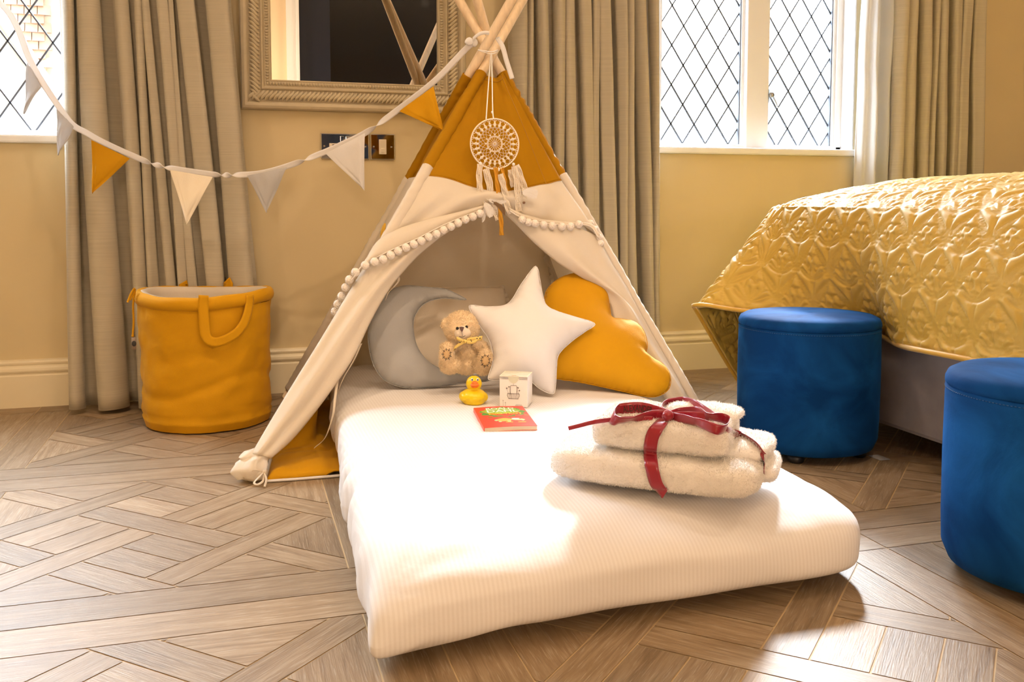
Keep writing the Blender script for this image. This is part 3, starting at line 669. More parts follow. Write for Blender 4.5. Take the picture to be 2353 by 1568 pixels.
# ------------------------------------------------------------------ storage basket
def basket():
    cx, cy, R, H = -.092, 2.792, .182, .385
    e = thing('storage_basket', (cx, cy, 0), 'padded mustard fabric storage basket with handles in front of the curtain', 'basket')
    n = 96; A = np.arange(n)*2*math.pi/n; P = []; zs = np.concatenate([[.004, .010, .022, .03, .034], np.linspace(.05, H-.05, 30), [H-.035]])
    for a in A:
        row = []
        for z in zs:
            t = z/H; r = R*(1-.055*max(0, 1-z/.03)**1.2 - .025*math.sin(math.pi*t)**2*.6 - .03*(1-t)*.5)
            if abs(z-.034) < .003: r -= .004
            p = (math.cos(a), math.sin(a), z*3.)
            r += .0045*noise.noise(Vector((p[0]*2.5, p[1]*2.5, z*16)))+.003*noise.noise(Vector((p[0]*7, p[1]*7, z*34+4)))
            # slack creases low on the front
            r -= .006*max(0, math.sin(z*62+2*math.sin(a*2.0)))**3*math.exp(-((z-.12)/.07)**2)
            row.append((cx+r*math.cos(a), cy+r*math.sin(a)*.97, z))
        P.append(row)
    P = np.array(P); b = MB().grid(P, cu=True); b.grid(np.stack([P[:, 0], P[:, 0]*0+np.array([cx, cy, .004])], 1), cu=True, flip=True)
    b.build('body', M['mustard'], e)
    hz = lambda a: H-.002+.006*math.cos(a*2+.5)
    ring = [(cx+(R-.006)*math.cos(a), cy+(R-.006)*.97*math.sin(a), hz(a)-.020+.001*math.sin(a*9)) for a in A]
    MB().tube(ring, .0155, 12, closed=True, flat=1.25).build('rolled_rim', M['mustard'], e)
    L = []
    for a in A:
        L.append([(cx+r*math.cos(a), cy+r*.97*math.sin(a), z+(hz(a)-H if z > .2 else 0)) for r, z in ((R-.010, H-.002), (R-.024, H-.004), (R-.028, H-.02), (R-.029, .2), (R-.033, .03), (.0, .025))])
    MB().grid(L, cu=True, flip=True).build('lining', mat('oatmeal_lining', (.60, .52, .42, 1), .8, bump=.3, bscale=300), e)
    def strap(pts, w, name, dirs=None):
        pts = cr_spline(pts, 44); rows = []
        T = np.gradient(pts, axis=0); T /= np.linalg.norm(T, axis=1)[:, None]
        for i, p in enumerate(pts):
            out = np.array([p[0]-cx, p[1]-cy, 0]); out /= np.linalg.norm(out)
            s = np.cross(T[i], out); s /= np.linalg.norm(s)+1e-9
            rows.append([p+s*w*k/2 for k in (-1, -.5, 0, .5, 1)])
        return MB().grid(rows).build(name, M['mustard'], e, thick=.004)
    yf = lambda x, d: cy-math.sqrt(max(0, (R+d)**2-(x-cx)**2))*.97
    def onf(px, py, d):
        y = cy-R
        for _ in range(6): p = on(px, py, y=y); y = yf(p[0], d)
        return tuple(on(px, py, y=y))
    strap([onf(468, 679, .010), onf(467, 700, .009), onf(469, 740, .012), onf(474, 775, .016), onf(492, 787, .02), onf(520, 780, .026), onf(547, 762, .026), onf(564, 735, .02), onf(573, 700, .010), onf(574, 678, .010)], .026, 'handle')
    yb = lambda x, d: cy+math.sqrt(max(0, (R+d)**2-(x-cx)**2))*.97
    strap([(-.16, yb(-.16, .016), .36), (-.16, yb(-.16, .02), .388), (-.15, yb(-.15, .024), .33), (-.05, yb(-.05, .024), .30), (-.03, yb(-.03, .02), .388), (-.03, yb(-.03, .016), .36)], .026, 'handle')
    # side cord and label
    def onl(px, py, y=2.75): return tuple(on(px+7, py, y=y))
    b = MB(); b.tube(cr_spline([onl(303, 668), onl(299, 700), onl(300, 740), onl(298, 772)], 20), .003, 6)
    b.tube(cr_spline([onl(302, 662, 2.73), onl(294, 675, 2.73), onl(286, 695, 2.73)], 12), .003, 6); b.tube(cr_spline([onl(304, 664, 2.735), onl(297, 680, 2.735), onl(292, 690, 2.735)], 12), .003, 6)
    b.ell(onl(298, 772), (.004, .004, .004), 8); b.build('drawstring', M['mustard'], e)
    b = MB(); P = [[onl(px, py, 2.72-.0*k) for k, px in enumerate((295, 300, 306))] for py in (776, 790, 804)]; lab = b.grid(P).build('label', mat('taupe_woven_label', (.25, .19, .15, 1), .8), e, thick=.001)
    p = np.array(onl(301, 790, 2.717)); MB().ell(p, (.006, .001, .008), 10).build('printed_mark', M['black'], lab)
basket()

# ------------------------------------------------------------------ mattress on the floor
ZM = .155
MC = [(.163, 1.208), (1.005, 1.262), (1.05, 2.86), (.265, 2.86)]
def cube_sphere(n):
    V, F = {}, []; vs_ = []
    def idx(p):
        k = tuple(np.round(p, 6))
        if k not in V: V[k] = len(vs_); vs_.append(p)
        return V[k]
    g = np.linspace(-1, 1, n+1)
    for ax in range(3):
        for s in (-1, 1):
            for i in range(n):
                for j in range(n):
                    q = []
                    for a, c in ((i, j), (i+1, j), (i+1, j+1), (i, j+1)):
                        p = [0, 0, 0]; p[ax] = s; p[(ax+1) % 3] = g[a]; p[(ax+2) % 3] = g[c]; q.append(idx(tuple(p)))
                    F.append(q if s > 0 else q[::-1])
    return np.array(vs_, float), F
def rounded(n, m_h=8, m_v=4.5):
    V, F = cube_sphere(n); ab = np.abs(V)
    r = (ab[:, 0]**m_h+ab[:, 1]**m_h)**(1/m_h); k = (r**m_v+ab[:, 2]**m_v)**(1/m_v)
    return V/k[:, None], F
def floor_mattress():
    V, F = rounded(84, 17, 4.8)
    s = (V[:, 0]+1)/2; t = (V[:, 1]+1)/2; c = np.array(MC)
    XY = (c[0]*((1-s)*(1-t))[:, None]+c[1]*(s*(1-t))[:, None]+c[2]*(s*t)[:, None]+c[3]*((1-s)*t)[:, None])
    top = ZM*.995; z = V[:, 2]
    thick = top*(1+.04*np.cos(s*3)-.10*np.exp(-((t-0)/.1)**2)*0)
    Z = np.where(z > 0, thick*.42+z*thick*.58, thick*.42+z*thick*.42)
    P = np.stack([XY[:, 0], XY[:, 1], Z], 1)
    # lift where it lies on the tent mat
    lift = np.clip((P[:, 1]-2.06)/.10, 0, 1)*.026*np.clip((.5*thick-Z)/(.5*thick), 0, 1); P[:, 2] += lift
    side = np.clip(1-(V[:, 0]+1)/.10, 0, 1)*np.clip(1-np.abs(z)*.5, 0, 1)
    pk = .012*np.sin(P[:, 1]*88+3*np.sin(P[:, 1]*17))*(.5+.5*np.sin(P[:, 1]*11+1))*side
    P[:, 0] += pk-.01*side
    fr = np.clip(1-(V[:, 1]+1)/.12, 0, 1)
    P[:, 1] += .008*nzs(P, (5, 5, 9))*fr*2
    P[:, 1] -= .016*fr*np.exp(-((s-.0)/.2)**2)
    top_m = np.clip(z*2, 0, 1)
    P[:, 2] += top_m*(.006*nzs(P, (3, 3, 1), 3)+.0022*nzs(P, (14, 22, 1), 9))
    fd = P[:, 1]-(1.208+.052*s); P[:, 2] -= np.clip(z, 0, 1)*.034*np.clip(1-fd/.15, 0, 1)**2*(1-.75*s**3)
    # creases raying from the front left corner
    d = np.hypot(P[:, 0]-.185, P[:, 1]-1.235); an = np.arctan2(P[:, 1]-1.235, P[:, 0]-.185)
    P[:, 2] += .0035*np.sin(an*13+d*9)*np.exp(-((d-.13)/.09)**2)*np.clip(1-z, 0, 1)
    # corner pulled to a point
    w = np.exp(-(d/.065)**2)[:, None]*np.clip(.9-z, 0, 1)[:, None]*.7; tip = np.array([.150, 1.186, .012]); P = P*(1-w*.75)+tip*w*.75
    P[:, 2] = np.maximum(P[:, 2], .002)
    o = MB().add(P, F).build('floor_mattress', M['sheet'], None); tag(o, 'white striped child mattress lying on the floor and reaching into the tent', 'mattress')
    return o
floor_mattress()

# ------------------------------------------------------------------ shaped cushions
def poly_dist(G, P):
    D = np.full(len(G), 9.); B = np.zeros((len(G), 2)); ins = np.zeros(len(G), bool)
    for a, c in zip(P, np.roll(P, -1, 0)):
        e_ = c-a; t = np.clip(((G-a)@e_)/(e_@e_+1e-12), 0, 1)[:, None]; q = a+t*e_; d = np.linalg.norm(G-q, axis=1); m = d < D; D[m] = d[m]; B[m] = q[m]
        cr_ = ((a[1] > G[:, 1]) != (c[1] > G[:, 1])) & (G[:, 0] < (c[0]-a[0])*(G[:, 1]-a[1])/(c[1]-a[1]+1e-12)+a[0]); ins ^= cr_
    return D, B, ins
def pillow_geo(P2, T, N=80, pw=.5, seed=0, puck=.12, wr=.004):
    P2 = np.asarray(P2); lo, hi = P2.min(0), P2.max(0); h = (hi-lo).max()/N
    nx, ny = [int(math.ceil((hi[k]-lo[k])/h))+3 for k in (0, 1)]
    X, Y = np.meshgrid(lo[0]-h+np.arange(nx)*h, lo[1]-h+np.arange(ny)*h, indexing='ij'); G = np.stack([X, Y], -1)
    Cc = (G[:-1, :-1]+G[1:, 1:])/2; D, _, ins = poly_dist(Cc.reshape(-1, 2), P2); inc = ins.reshape(nx-1, ny-1)
    D, Bp, _ = poly_dist(G.reshape(-1, 2), P2); D = D.reshape(nx, ny); Bp = Bp.reshape(nx, ny, 2)
    cnt = np.zeros((nx, ny), int); cnt[:-1, :-1] += inc; cnt[1:, :-1] += inc; cnt[:-1, 1:] += inc; cnt[1:, 1:] += inc
    bd = (cnt > 0) & (cnt < 4); inn = cnt == 4; G[bd] = Bp[bd]
    phi = np.zeros((nx, ny))
    for _ in range(1400):
        q = phi.copy(); q[1:-1, 1:-1] = .25*(phi[2:, 1:-1]+phi[:-2, 1:-1]+phi[1:-1, 2:]+phi[1:-1, :-2]+h*h); phi = np.where(inn, q, 0)
    H = T*(phi/phi.max())**pw
    ang = np.arctan2(G[..., 1]-P2[:, 1].mean(), G[..., 0]-P2[:, 0].mean())
    K = np.zeros((nx, ny))
    G3 = np.concatenate([G, np.full((nx, ny, 1), seed*1.7)], -1)
    n1 = nzs(G3, 45); n2 = nzs(G3, 12)
    edge = np.exp(-D/.018)
    Hf = H*(1+puck*n1*edge*2.2)+wr*n2*(H/T)
    idf = -np.ones((nx, ny), int); idb = -np.ones((nx, ny), int); v = []
    for i in range(nx):
        for j in range(ny):
            if cnt[i, j] > 0:
                idf[i, j] = len(v); v.append((G[i, j, 0], G[i, j, 1], Hf[i, j] if inn[i, j] else 0))
                if inn[i, j]: idb[i, j] = len(v); v.append((G[i, j, 0], G[i, j, 1], -H[i, j]))
                else: idb[i, j] = idf[i, j]
    f = []
    for i in range(nx-1):
        for j in range(ny-1):
            if inc[i, j]:
                f.append((idf[i, j], idf[i+1, j], idf[i+1, j+1], idf[i, j+1]))
                q = (idb[i, j], idb[i, j+1], idb[i+1, j+1], idb[i+1, j])
                if len(set(q) & set(f[-1])) < 4: f.append(q)
    return np.array(v), f
def cushion(name, px, p0, tilt, yaw, T, m, label, cat='cushion', N=80, closed_spline=True, seed=0, pw=.5, puck=.12):
    t = math.radians(tilt); a = math.radians(yaw)
    n = np.array([math.sin(a)*math.cos(t), -math.cos(a)*math.cos(t), math.sin(t)]); U = np.array([math.cos(a), math.sin(a), 0]); Vv = np.cross(n, U)
    p0 = np.array(p0, float); P3 = [onplane(x, y, p0, n)-p0 for x, y in px]; P2 = np.array([(q@U, q@Vv) for q in P3])
    if closed_spline: P2 = cr_spline(P2, 150, closed=True)
    v, f = pillow_geo(P2, T, N, pw, seed, puck); W = p0+v[:, :1]*U+v[:, 1:2]*Vv+v[:, 2:3]*n
    o = MB().add(W, f).build(name, m, None, sub=1)
    seam = MB().tube(cr_spline(p0+P2[::2, :1]*U+P2[::2, 1:2]*Vv, 300, closed=True), .0011, 5, closed=True).build('seam', m, o)
    tag(o, label, cat); return o
# the moon, star and cloud outlines follow the cushions' sewn edges
moon = [(1072, 689), (1050, 688), (1020, 686), (988, 692), (965, 708), (951, 735), (951, 765), (958, 795), (975, 822), (1000, 842), (1035, 855), (1075, 862), (1105, 862), (1135, 862), (1145, 868), (1120, 876), (1060, 882), (1010, 889), (950, 893), (905, 885), (875, 866), (855, 830), (846, 780), (850, 730), (862, 695), (890, 670), (930, 657), (975, 660), (1020, 664), (1050, 676)]
cushion('moon_cushion', moon, on(950, 892, z=.160), 30, 0, .036, M['grey'], 'grey crescent moon cushion leaning beside the teddy bear', seed=1, N=90)
star = [(1231, 612), (1240, 640), (1246, 672), (1256, 703), (1275, 714), (1320, 728), (1367, 744), (1345, 762), (1312, 786), (1284, 815), (1279, 845), (1277, 880), (1272, 905), (1252, 900), (1232, 888), (1214, 872), (1180, 870), (1150, 873), (1122, 872), (1128, 848), (1133, 818), (1124, 782), (1100, 745), (1078, 704), (1115, 705), (1155, 703), (1175, 690), (1200, 650)]
cushion('star_cushion', star, on(1255, 903, z=.162)+np.array([0, -.01, 0]), 27, -4, .060, M['whitecot'], 'plump white star cushion in the middle of the tent', seed=2, N=90, pw=.56)
cloud = [(1322, 629), (1350, 633), (1378, 648), (1396, 675), (1402, 710), (1408, 734), (1432, 737), (1460, 740), (1480, 762), (1488, 795), (1484, 815), (1500, 824), (1525, 838), (1540, 862), (1538, 892), (1515, 910), (1485, 912), (1440, 902), (1380, 888), (1320, 876), (1270, 868), (1240, 840), (1230, 800), (1235, 740), (1250, 690), (1258, 665), (1285, 640)]
cushion('cloud_cushion', cloud, on(1480, 912, z=.165)+np.array([0, .15, .0]), 38, -8, .055, M['mustard'], 'mustard yellow cloud cushion leaning against the right tent flap', seed=3, N=90)
rect = [(848, 690), (900, 668), (1000, 662), (1100, 660), (1150, 660), (1160, 668), (1165, 720), (1172, 800), (1172, 858), (1050, 868), (930, 862), (866, 850), (852, 800)]
bp = cushion('pillow', rect, (.62, 2.62, .175), 32, 0, .055, M['creamcot'], 'cream rectangular pillow with pompom edge behind the moon cushion', 'pillow', seed=4, N=60)
b_ = []
for px, py in ((1154, 661), (1161, 678), (1165, 690)): 
    p = onplane(px, py, (.62, 2.62, .175), np.array([0, -math.cos(math.radians(32)), math.sin(math.radians(32))]))
    MB().ell(p, (.009, .009, .009), 12).build('pompom', M['cream'], bp)

# ------------------------------------------------------------------ play tent
FL = np.array([.016, 2.155, 0]); FR = np.array([1.222, 2.206, 0]); RL = np.array([.137, 3.045, 0]); RR = np.array([1.14, 2.95, 0])
QFL = on(1139, 110, y=2.585); QRL = on(1112, 112, y=2.545); QFR = on(1119, 110, y=2.625); QRR = on(1128, 112, y=2.655)
tent = thing('play_tent', (.63, 2.6, 0), 'child teepee play tent with mustard top and cream pompom flaps on four wooden poles', 'tent')
def along(foot, q, z): t = z/q[2]; return foot+(q-foot)*t
PR = .0135
for foot, q, ztop in ((FL, QFL, 1.60), (RL, QRL, 1.62), (FR, QFR, 1.56), (RR, QRR, 1.58)):
    a, c = along(foot, q, .004), along(foot, q, ztop)
    MB().tube(lin([a, c], 14), [PR*.9]+[PR]*12+[PR*.85], 16).build('pole', M['pine'], tent)
NF = np.cross(FR-FL, (QFL+QFR)/2-FL); NF /= np.linalg.norm(NF)
if NF[1] > 0: NF = -NF
P0 = FL+NF*.016
def fp(pts, off=0): return np.array([onplane(x, y, P0+NF*off, NF) for x, y in pts])
# gathered sleeves round the poles: mustard above, cream below
def sleeve(foot, q, z0, z1, r, m, seed, ruff=.0022, name='pole_sleeve', n=90):
    pts = np.array([along(foot, q, z) for z in np.linspace(z0, z1, n)]); T = (pts[-1]-pts[0]); T /= np.linalg.norm(T)
    a = np.cross(T, (0, 0, 1.)); a /= np.linalg.norm(a); b = np.cross(a, T); P = []
    for i, p in enumerate(pts):
        s = i/n*(z1-z0)
        P.append([p+(r+ruff*math.sin(s*260+2*math.sin(s*31+seed)+t*2)*max(0, noise.noise(Vector((s*14, seed, t*.5)))+.4)+.003*noise.noise(Vector((s*9, t, seed))))*(math.cos(t)*a+math.sin(t)*b) for t in np.arange(16)*math.pi/8])
    return MB().grid(P, cv=True).build(name, m, tent, thick=.0012)
ZB = {'FL': float(on(970, 402, y=2.45)[2]), 'FR': float(on(1286, 415, y=2.45)[2]), 'RL': float(on(935, 415, y=2.72)[2])}
ZTOP = float(on(1104, 170, y=2.56)[2])
ZB = {'FL': .724, 'FR': .706, 'RL': .70}
for nm, foot, q, zt in (('FL', FL, QFL, ZTOP), ('FR', FR, QFR, ZTOP+.008), ('RL', RL, QRL, ZTOP-.004), ('RR', RR, QRR, ZTOP)):
    zb = ZB.get(nm, .70)
    sleeve(foot, q, zb, zt, PR+.0028, M['mustard_tent'], hash(nm[0])*0+len(nm)*3.1+foot[0], .0032 if nm == 'FR' else .0015)
    sleeve(foot, q, .03 if nm != 'FL' else .085, zb+.002, PR+.0028, M['cream'], 7.3+foot[1], .0012, n=160)
# side and rear walls
def wall_panel(F1, Q1, F2, Q2, zt1, zt2, zb1, zb2, zlo, out, m1, m2, seed, bulge=.015):
    r1 = np.array([along(F1, Q1, z) for z in np.linspace(zt1, zb1, 24)]); r2 = np.array([along(F2, Q2, z) for z in np.linspace(zt2, zb2, 24)])
    o = np.array(out, float)
    P = loft(r1, r2, 24, .006, (6, 6, 9), 0, o); P += o*(-bulge*.3)*np.sin(math.pi*np.linspace(0, 1, 24))[None, :, None]
    MB().grid(P).build('top_panel', m1, tent, thick=.0012)
    r1 = np.array([along(F1, Q1, z) for z in np.linspace(zb1, zlo, 50)]); r2 = np.array([along(F2, Q2, z) for z in np.linspace(zb2, zlo, 50)])
    P = loft(r1, r2, 60, .018, (5, 5, 4), 0, o); wv = np.linspace(0, 1, 50)[:, None]; v = np.linspace(0, 1, 60)[None]
    P += o*((-bulge*np.sin(math.pi*v)+.007*np.sin(v*22+3*wv+seed)*wv*np.sin(math.pi*v))[..., None])
    MB().grid(P).build('wall_panel', m2, tent, thick=.0012)
wall_panel(FL, QFL, RL, QRL, ZTOP, ZTOP-.004, ZB['FL'], ZB['RL'], .02, (-1, 0, .3), M['mustard_tent'], M['cream'], 1)
wall_panel(FR, QFR, RR, QRR, ZTOP, ZTOP, ZB['FR'], .70, .02, (1, 0, .3), M['mustard_tent'], M['cream'], 2)
wall_panel(RL, QRL, RR, QRR, ZTOP-.004, ZTOP, ZB['RL'], .70, .02, (0, 1, .3), M['mustard_tent'], M['cream'], 3, .01)
# front: mustard crown with softly sagging lower seam
top = fp([(1098, 168), (1112, 172), (1128, 176), (1142, 178), (1155, 166)], .002)
seam = fp([(966, 402), (1005, 410), (1050, 421), (1100, 438), (1140, 446), (1182, 440), (1235, 428), (1290, 415)], .002)
NU = 60
A = cr_spline(top, NU); B = cr_spline(seam, NU)
P = loft(A, B, 50, .006, (9, 9, 3), 0, NF)
u = np.linspace(0, 1, NU)[:, None]; t = np.linspace(0, 1, 50)[None]
tri = lambda x, w: np.exp(-(x/w)**2)
P += NF*((.014*np.sin(math.pi*u)*t + .004*np.sin(u*19+t*5)*t*tri(u-.2, .35)+.003*np.sin(u*40-6*t)*tri(u-.9, .12)*t)[..., None])
MB().grid(P).build('front_top_panel', M['mustard_tent'], tent, thick=.0014)
seamline = P[:, -1]
MB().tube(seamline+NF*.0012, .0011, 5).build('seam', mat('mustard_thread', (.42, .2, .01, 1), .8), tent)
MB().tube(P[:, 2]+NF*.0015, .0009, 5).build('seam', bpy.data.materials['mustard_thread'], tent)
MB().tube(P[int(NU*.87), :]+NF*.0012, .0009, 5).build('seam', bpy.data.materials['mustard_thread'], tent)
# cream band between the seam and the folded opening
low = fp([(884, 545), (912, 530), (960, 514), (1010, 500), (1060, 487), (1108, 474), (1140, 473), (1170, 478), (1195, 490), (1225, 503), (1270, 512), (1330, 514), (1376, 540)], .004)
Bl = cr_spline(low, NU); P2 = loft(seamline, Bl, 34, .010, (5, 5, 3), 0, NF)
t = np.linspace(0, 1, 34)[None]; P2 += NF*((.016*np.sin(math.pi*t)*np.sin(math.pi*u)+.004*np.sin(u*30+t*7)*t)[..., None]); P2[:, 0] = seamline
MB().grid(P2).build('front_panel', M['cream'], tent, thick=.0014)
# left door flap: tied back along the pole; broad strip narrowing to the foot
def strip(outer, inner, name, off, nu=90, nv=22, amp=.012, roll=.02, sc=(7, 7, 4)):
    A = cr_spline(fp(outer, off), nu); B = cr_spline(fp(inner, off), nu); P = loft(A, B, nv, amp, sc, 0, NF)
    v = np.linspace(0, 1, nv)[None]; w = np.linspace(0, 1, nu)[:, None]
    P += NF*((roll*np.sin(math.pi*v)**.7+.006*np.sin(v*9+w*6)*np.sin(math.pi*v))[..., None])
    return MB().grid(P).build(name, M['cream'], tent, thick=.0016)
strip([(872, 560), (830, 625), (795, 683), (740, 775), (680, 872), (622, 968), (578, 1044)], [(1120, 480), (1050, 520), (975, 575), (920, 632), (885, 680), (850, 742), (812, 822), (770, 885), (722, 950), (672, 1010), (622, 1055)], 'door_flap', -.004)
strip([(1376, 545), (1400, 592), (1440, 660), (1480, 732), (1520, 803), (1560, 875), (1600, 950), (1634, 1003)], [(1155, 485), (1190, 520), (1230, 562), (1280, 604), (1335, 638), (1378, 662), (1402, 700), (1412, 735), (1450, 800), (1490, 858), (1530, 925), (1590, 1000)], 'door_flap', -.004, sc=(6, 6, 3))
# folded-back front edge with the pompom trim
fold = [(1110, 473), (1060, 486), (1000, 500), (950, 514), (905, 530), (866, 556), (838, 600), (803, 650)]
trim = [(1108, 482), (1060, 500), (1010, 522), (960, 548), (910, 570), (865, 592), (832, 612), (812, 640)]
A = cr_spline(fp(fold, .010), 60); B = cr_spline(fp(trim, .016), 60); P = loft(A, B, 14, .004, 9, .008, NF)
MB().grid(P).build('folded_edge', M['cream'], tent, thick=.0016)
foldr = [(1166, 476), (1200, 492), (1240, 503), (1290, 509), (1335, 511), (1362, 516), (1378, 540)]
trimr = [(1170, 484), (1195, 499), (1232, 511), (1285, 516), (1332, 516), (1358, 522), (1374, 545)]
A = cr_spline(fp(foldr, .010), 50); B = cr_spline(fp(trimr, .014), 50); MB().grid(loft(A, B, 8, .002, 9, .006, NF)).build('folded_edge', M['cream'], tent, thick=.0016)
braid = mat('trim_braid', (.74, .67, .6, 1), .9)
MB().tube(cr_spline(fp(trim, .018), 80), .0018, 5).build('trim_braid', braid, tent); MB().tube(cr_spline(fp(trimr, .016), 60), .0018, 5).build('trim_braid', braid, tent)
pp = cr_spline(fp([(1103, 491), (1085, 499), (1067, 506), (1049, 515), (1030, 524), (1014, 532), (997, 541), (981, 547), (965, 556), (948, 563), (930, 571), (912, 579), (896, 588), (879, 597), (861, 602)], .027), 15)
poms = [tuple(p) for p in pp]
left_wrap = [((839, 610), .020), ((817, 626), .014), ((803, 643), -.002), ((794, 661), -.02), ((785, 681), -.04), ((776, 699), -.06), ((770, 716), -.08)]
for (x, y), o_ in left_wrap: poms.append(tuple(fp([(x, y)], o_)[0]))
for x, y in ((1200, 505), (1214, 511), (1229, 514), (1249, 517), (1269, 519), (1291, 521), (1311, 521), (1330, 516), (1356, 514), (1367, 528), (1376, 546), (1379, 560)): poms.append(tuple(fp([(x, y)], .024 if x < 1340 else -.002)[0]))
pm = mat('pompom_wool', (.84, .76, .68, 1), .95, bump=.9, bscale=300, dist=.004)
pom = MB(); pom.ell((0, 0, 0), (.0108, .0108, .0108), 20); pom.v[0] *= (1+.07*nzs(pom.v[0], 260))[:, None]
first = pom.build('pompom', pm, tent)
for i, p in enumerate(poms):
    o = first if i == 0 else first.copy()
    if i: COL.objects.link(o)
    o.location = p
# the right-hand part of trim seen through the opening, hem of the rear right wall
hem = [along(RR, QRR, z)+np.array([-.012+.006*math.sin(z*95), -.012, 0]) for z in np.linspace(.03, .72, 120)]
MB().grid([[h+np.array([-.010, -.004, 0])+np.array([.004*math.sin(k*1.7), 0, 0]), h+np.array([.012, 0, 0])] for k, h in enumerate(hem)]).build('frilled_seam', M['cream'], tent, thick=.002)
# mustard side patch (half hidden behind the front edge)
c0 = along(FL, QFL, .52)*.72+along(RL, QRL, .60)*.28+np.array([-.012, 0, 0])
pt = on(880, 530, y=2.47); pb = MB(); nrm = np.array([-.96, -.05, .28]); pb.ell((0, 0, 0), (.021, .003, .021), 24)
d = np.array([.0, 1, 0]); a1 = np.cross(nrm, d); a1 /= np.linalg.norm(a1); b1 = np.cross(nrm, a1); b1 /= np.linalg.norm(b1); nn = nrm/np.linalg.norm(nrm)
pb.v[0] = pb.v[0][:, :1]*a1+pb.v[0][:, 2:]*b1+pb.v[0][:, 1:2]*nn+pt
pb.build('side_patch', M['mustard'], tent)
# gathered cloth at the front left foot with its bow
def bootie():
    pts = [on(590, 1030, y=2.185), on(578, 1052, y=2.17), on(573, 1072, y=2.158), on(580, 1092, y=2.15)]; pts[-1][2] = .012
    c = cr_spline(np.array(pts), 26); T = np.gradient(c, axis=0); P = []
    for i, p in enumerate(c):
        w = i/25; r = .024+.010*math.sin(w*math.pi)+.006*w; row = []
        for k in range(28):
            t = k*2*math.pi/28; rr = r*(1+.16*math.sin(t*5+w*4)+.18*noise.noise(Vector((math.cos(t)*1.6, math.sin(t)*1.6, w*3.5)))-.25*math.exp(-((w-.33)/.06)**2))
            row.append(p+rr*np.array([math.cos(t), math.sin(t)*.8, 0])+np.array([0, 0, .25*rr*math.cos(t+.6)]))
        P.append(row)
    P = np.array(P); P[..., 2] = np.maximum(P[..., 2], .002)
    b = MB().grid(P, cv=True); b.ell(c[-1]+np.array([.004, 0, .004]), (.030, .024, .016), 18); b.v[-1] += (.006*nzs(b.v[-1], 50))[:, None]; b.v[-1][:, 2] = np.maximum(b.v[-1][:, 2], .0015)
    b.build('gathered_foot_cuff', M['cream'], tent)
    y = 2.135; g = lambda *p: cr_spline([on(a, c_, y=y+.01*k) for k, (a, c_) in enumerate(p)], 30)
    b = MB()
    b.tube(g((607, 1086), (600, 1076), (606, 1068), (613, 1074), (609, 1086)), .0026, 6, flat=.5)
    b.tube(cr_spline([on(606, 1085, y=2.12), on(592, 1100, y=2.10), on(584, 1110, y=2.085), on(592, 1114, y=2.08), on(604, 1106, y=2.10), on(607, 1088, y=2.12)], 40), .0026, 6, flat=.5)
    b.tube(cr_spline([on(606, 1086, y=2.12), on(612, 1102, y=2.10), on(608, 1119, z=.004)], 20), .0026, 6, flat=.5)
    b.tube(cr_spline([on(604, 1084, y=2.125), on(585, 1080, y=2.12), on(566, 1090, y=2.13)], 20), .0018, 6)
    b.ell(on(607, 1086, y=2.12), (.006, .005, .006), 10)
    b.build('tie_bow', M['cream'], tent)
bootie()
# tie tapes hanging inside the opening
def tape(pts, w, name, m, parent, rot=0):
    c = cr_spline(pts, 36); rows = [[p+np.array([math.cos(rot+i*.04), math.sin(rot+i*.04)*.5, .2])*w*k for k in (-.5, 0, .5)] for i, p in enumerate(c)]
    return MB().grid(rows).build(name, m, parent, thick=.0008)
tape([on(x, y, y=2.36) for x, y in ((912, 628), (916, 645), (905, 660), (893, 672), (886, 690))], .007, 'door_tape', M['cream'], tent)
tape([on(x, y, y=yy) for x, y, yy in ((776, 868, 2.26), (770, 915, 2.22), (765, 955, 2.2), (748, 1005, 2.2), (722, 1030, 2.21))], .007, 'door_tape', M['cream'], tent)
tape([on(x, y, y=2.3) for x, y in ((830, 790), (812, 830), (790, 868), (775, 905))], .005, 'door_tape', M['cream'], tent)

# padded tent mat
def tent_mat():
    nx, ny = 120, 90; X = np.linspace(.052, 1.17, nx); Y = np.linspace(2.128, 2.90, ny); P = np.zeros((nx, ny, 3))
    for i, x in enumerate(X):
        for j, y in enumerate(Y):
            e_ = min(x-X[0], X[-1]-x, y-Y[0], Y[-1]-y); d = math.hypot((x-.055) % .17-.085, (y-2.13) % .17-.085)
            h = .026*(1-math.exp(-e_/.012)) - .010*math.exp(-(abs(((y-2.13) % .17)-.17)/.010)) - .008*math.exp(-abs(((x-.052) % .17)-.17)/.008)
            h *= .82+.25*noise.noise(Vector((x*16, y*16, 0)))
            inside = x > .20 and y > 2.14
            if x > .17: h = h*(1-min(1, (x-.17)/.03))+.012*min(1, (x-.17)/.03)
            up = .16*max(0, (.16-x)/.09)*min(1, max(0, (y-2.33)/.10)) if x < .16 else 0
            P[i, j] = (x+.105*(y-2.13)*max(0, 1-(x-.052)/.5)+min(up, .13)*.62, y, .005+max(.002, h)+min(up, .13)*.9)
    e = MB().grid(P).build('tent_mat', M['mustard'], None, thick=.004, off=-1)
    tag(e, 'padded mustard floor mat lying inside the tent under the mattress', 'mat')
    edge = [(.122, 2.85, .004), (.099, 2.6, .004), (.067, 2.3, .004), (.050, 2.127, .004), (.12, 2.123, .004), (.22, 2.123, .004), (.6, 2.124, .004), (1.17, 2.126, .004)]
    MB().tube(lin(edge, 120), .0042, 6, flat=.8).build('white_underside_edge', M['whitecot'], e)
tent_mat()

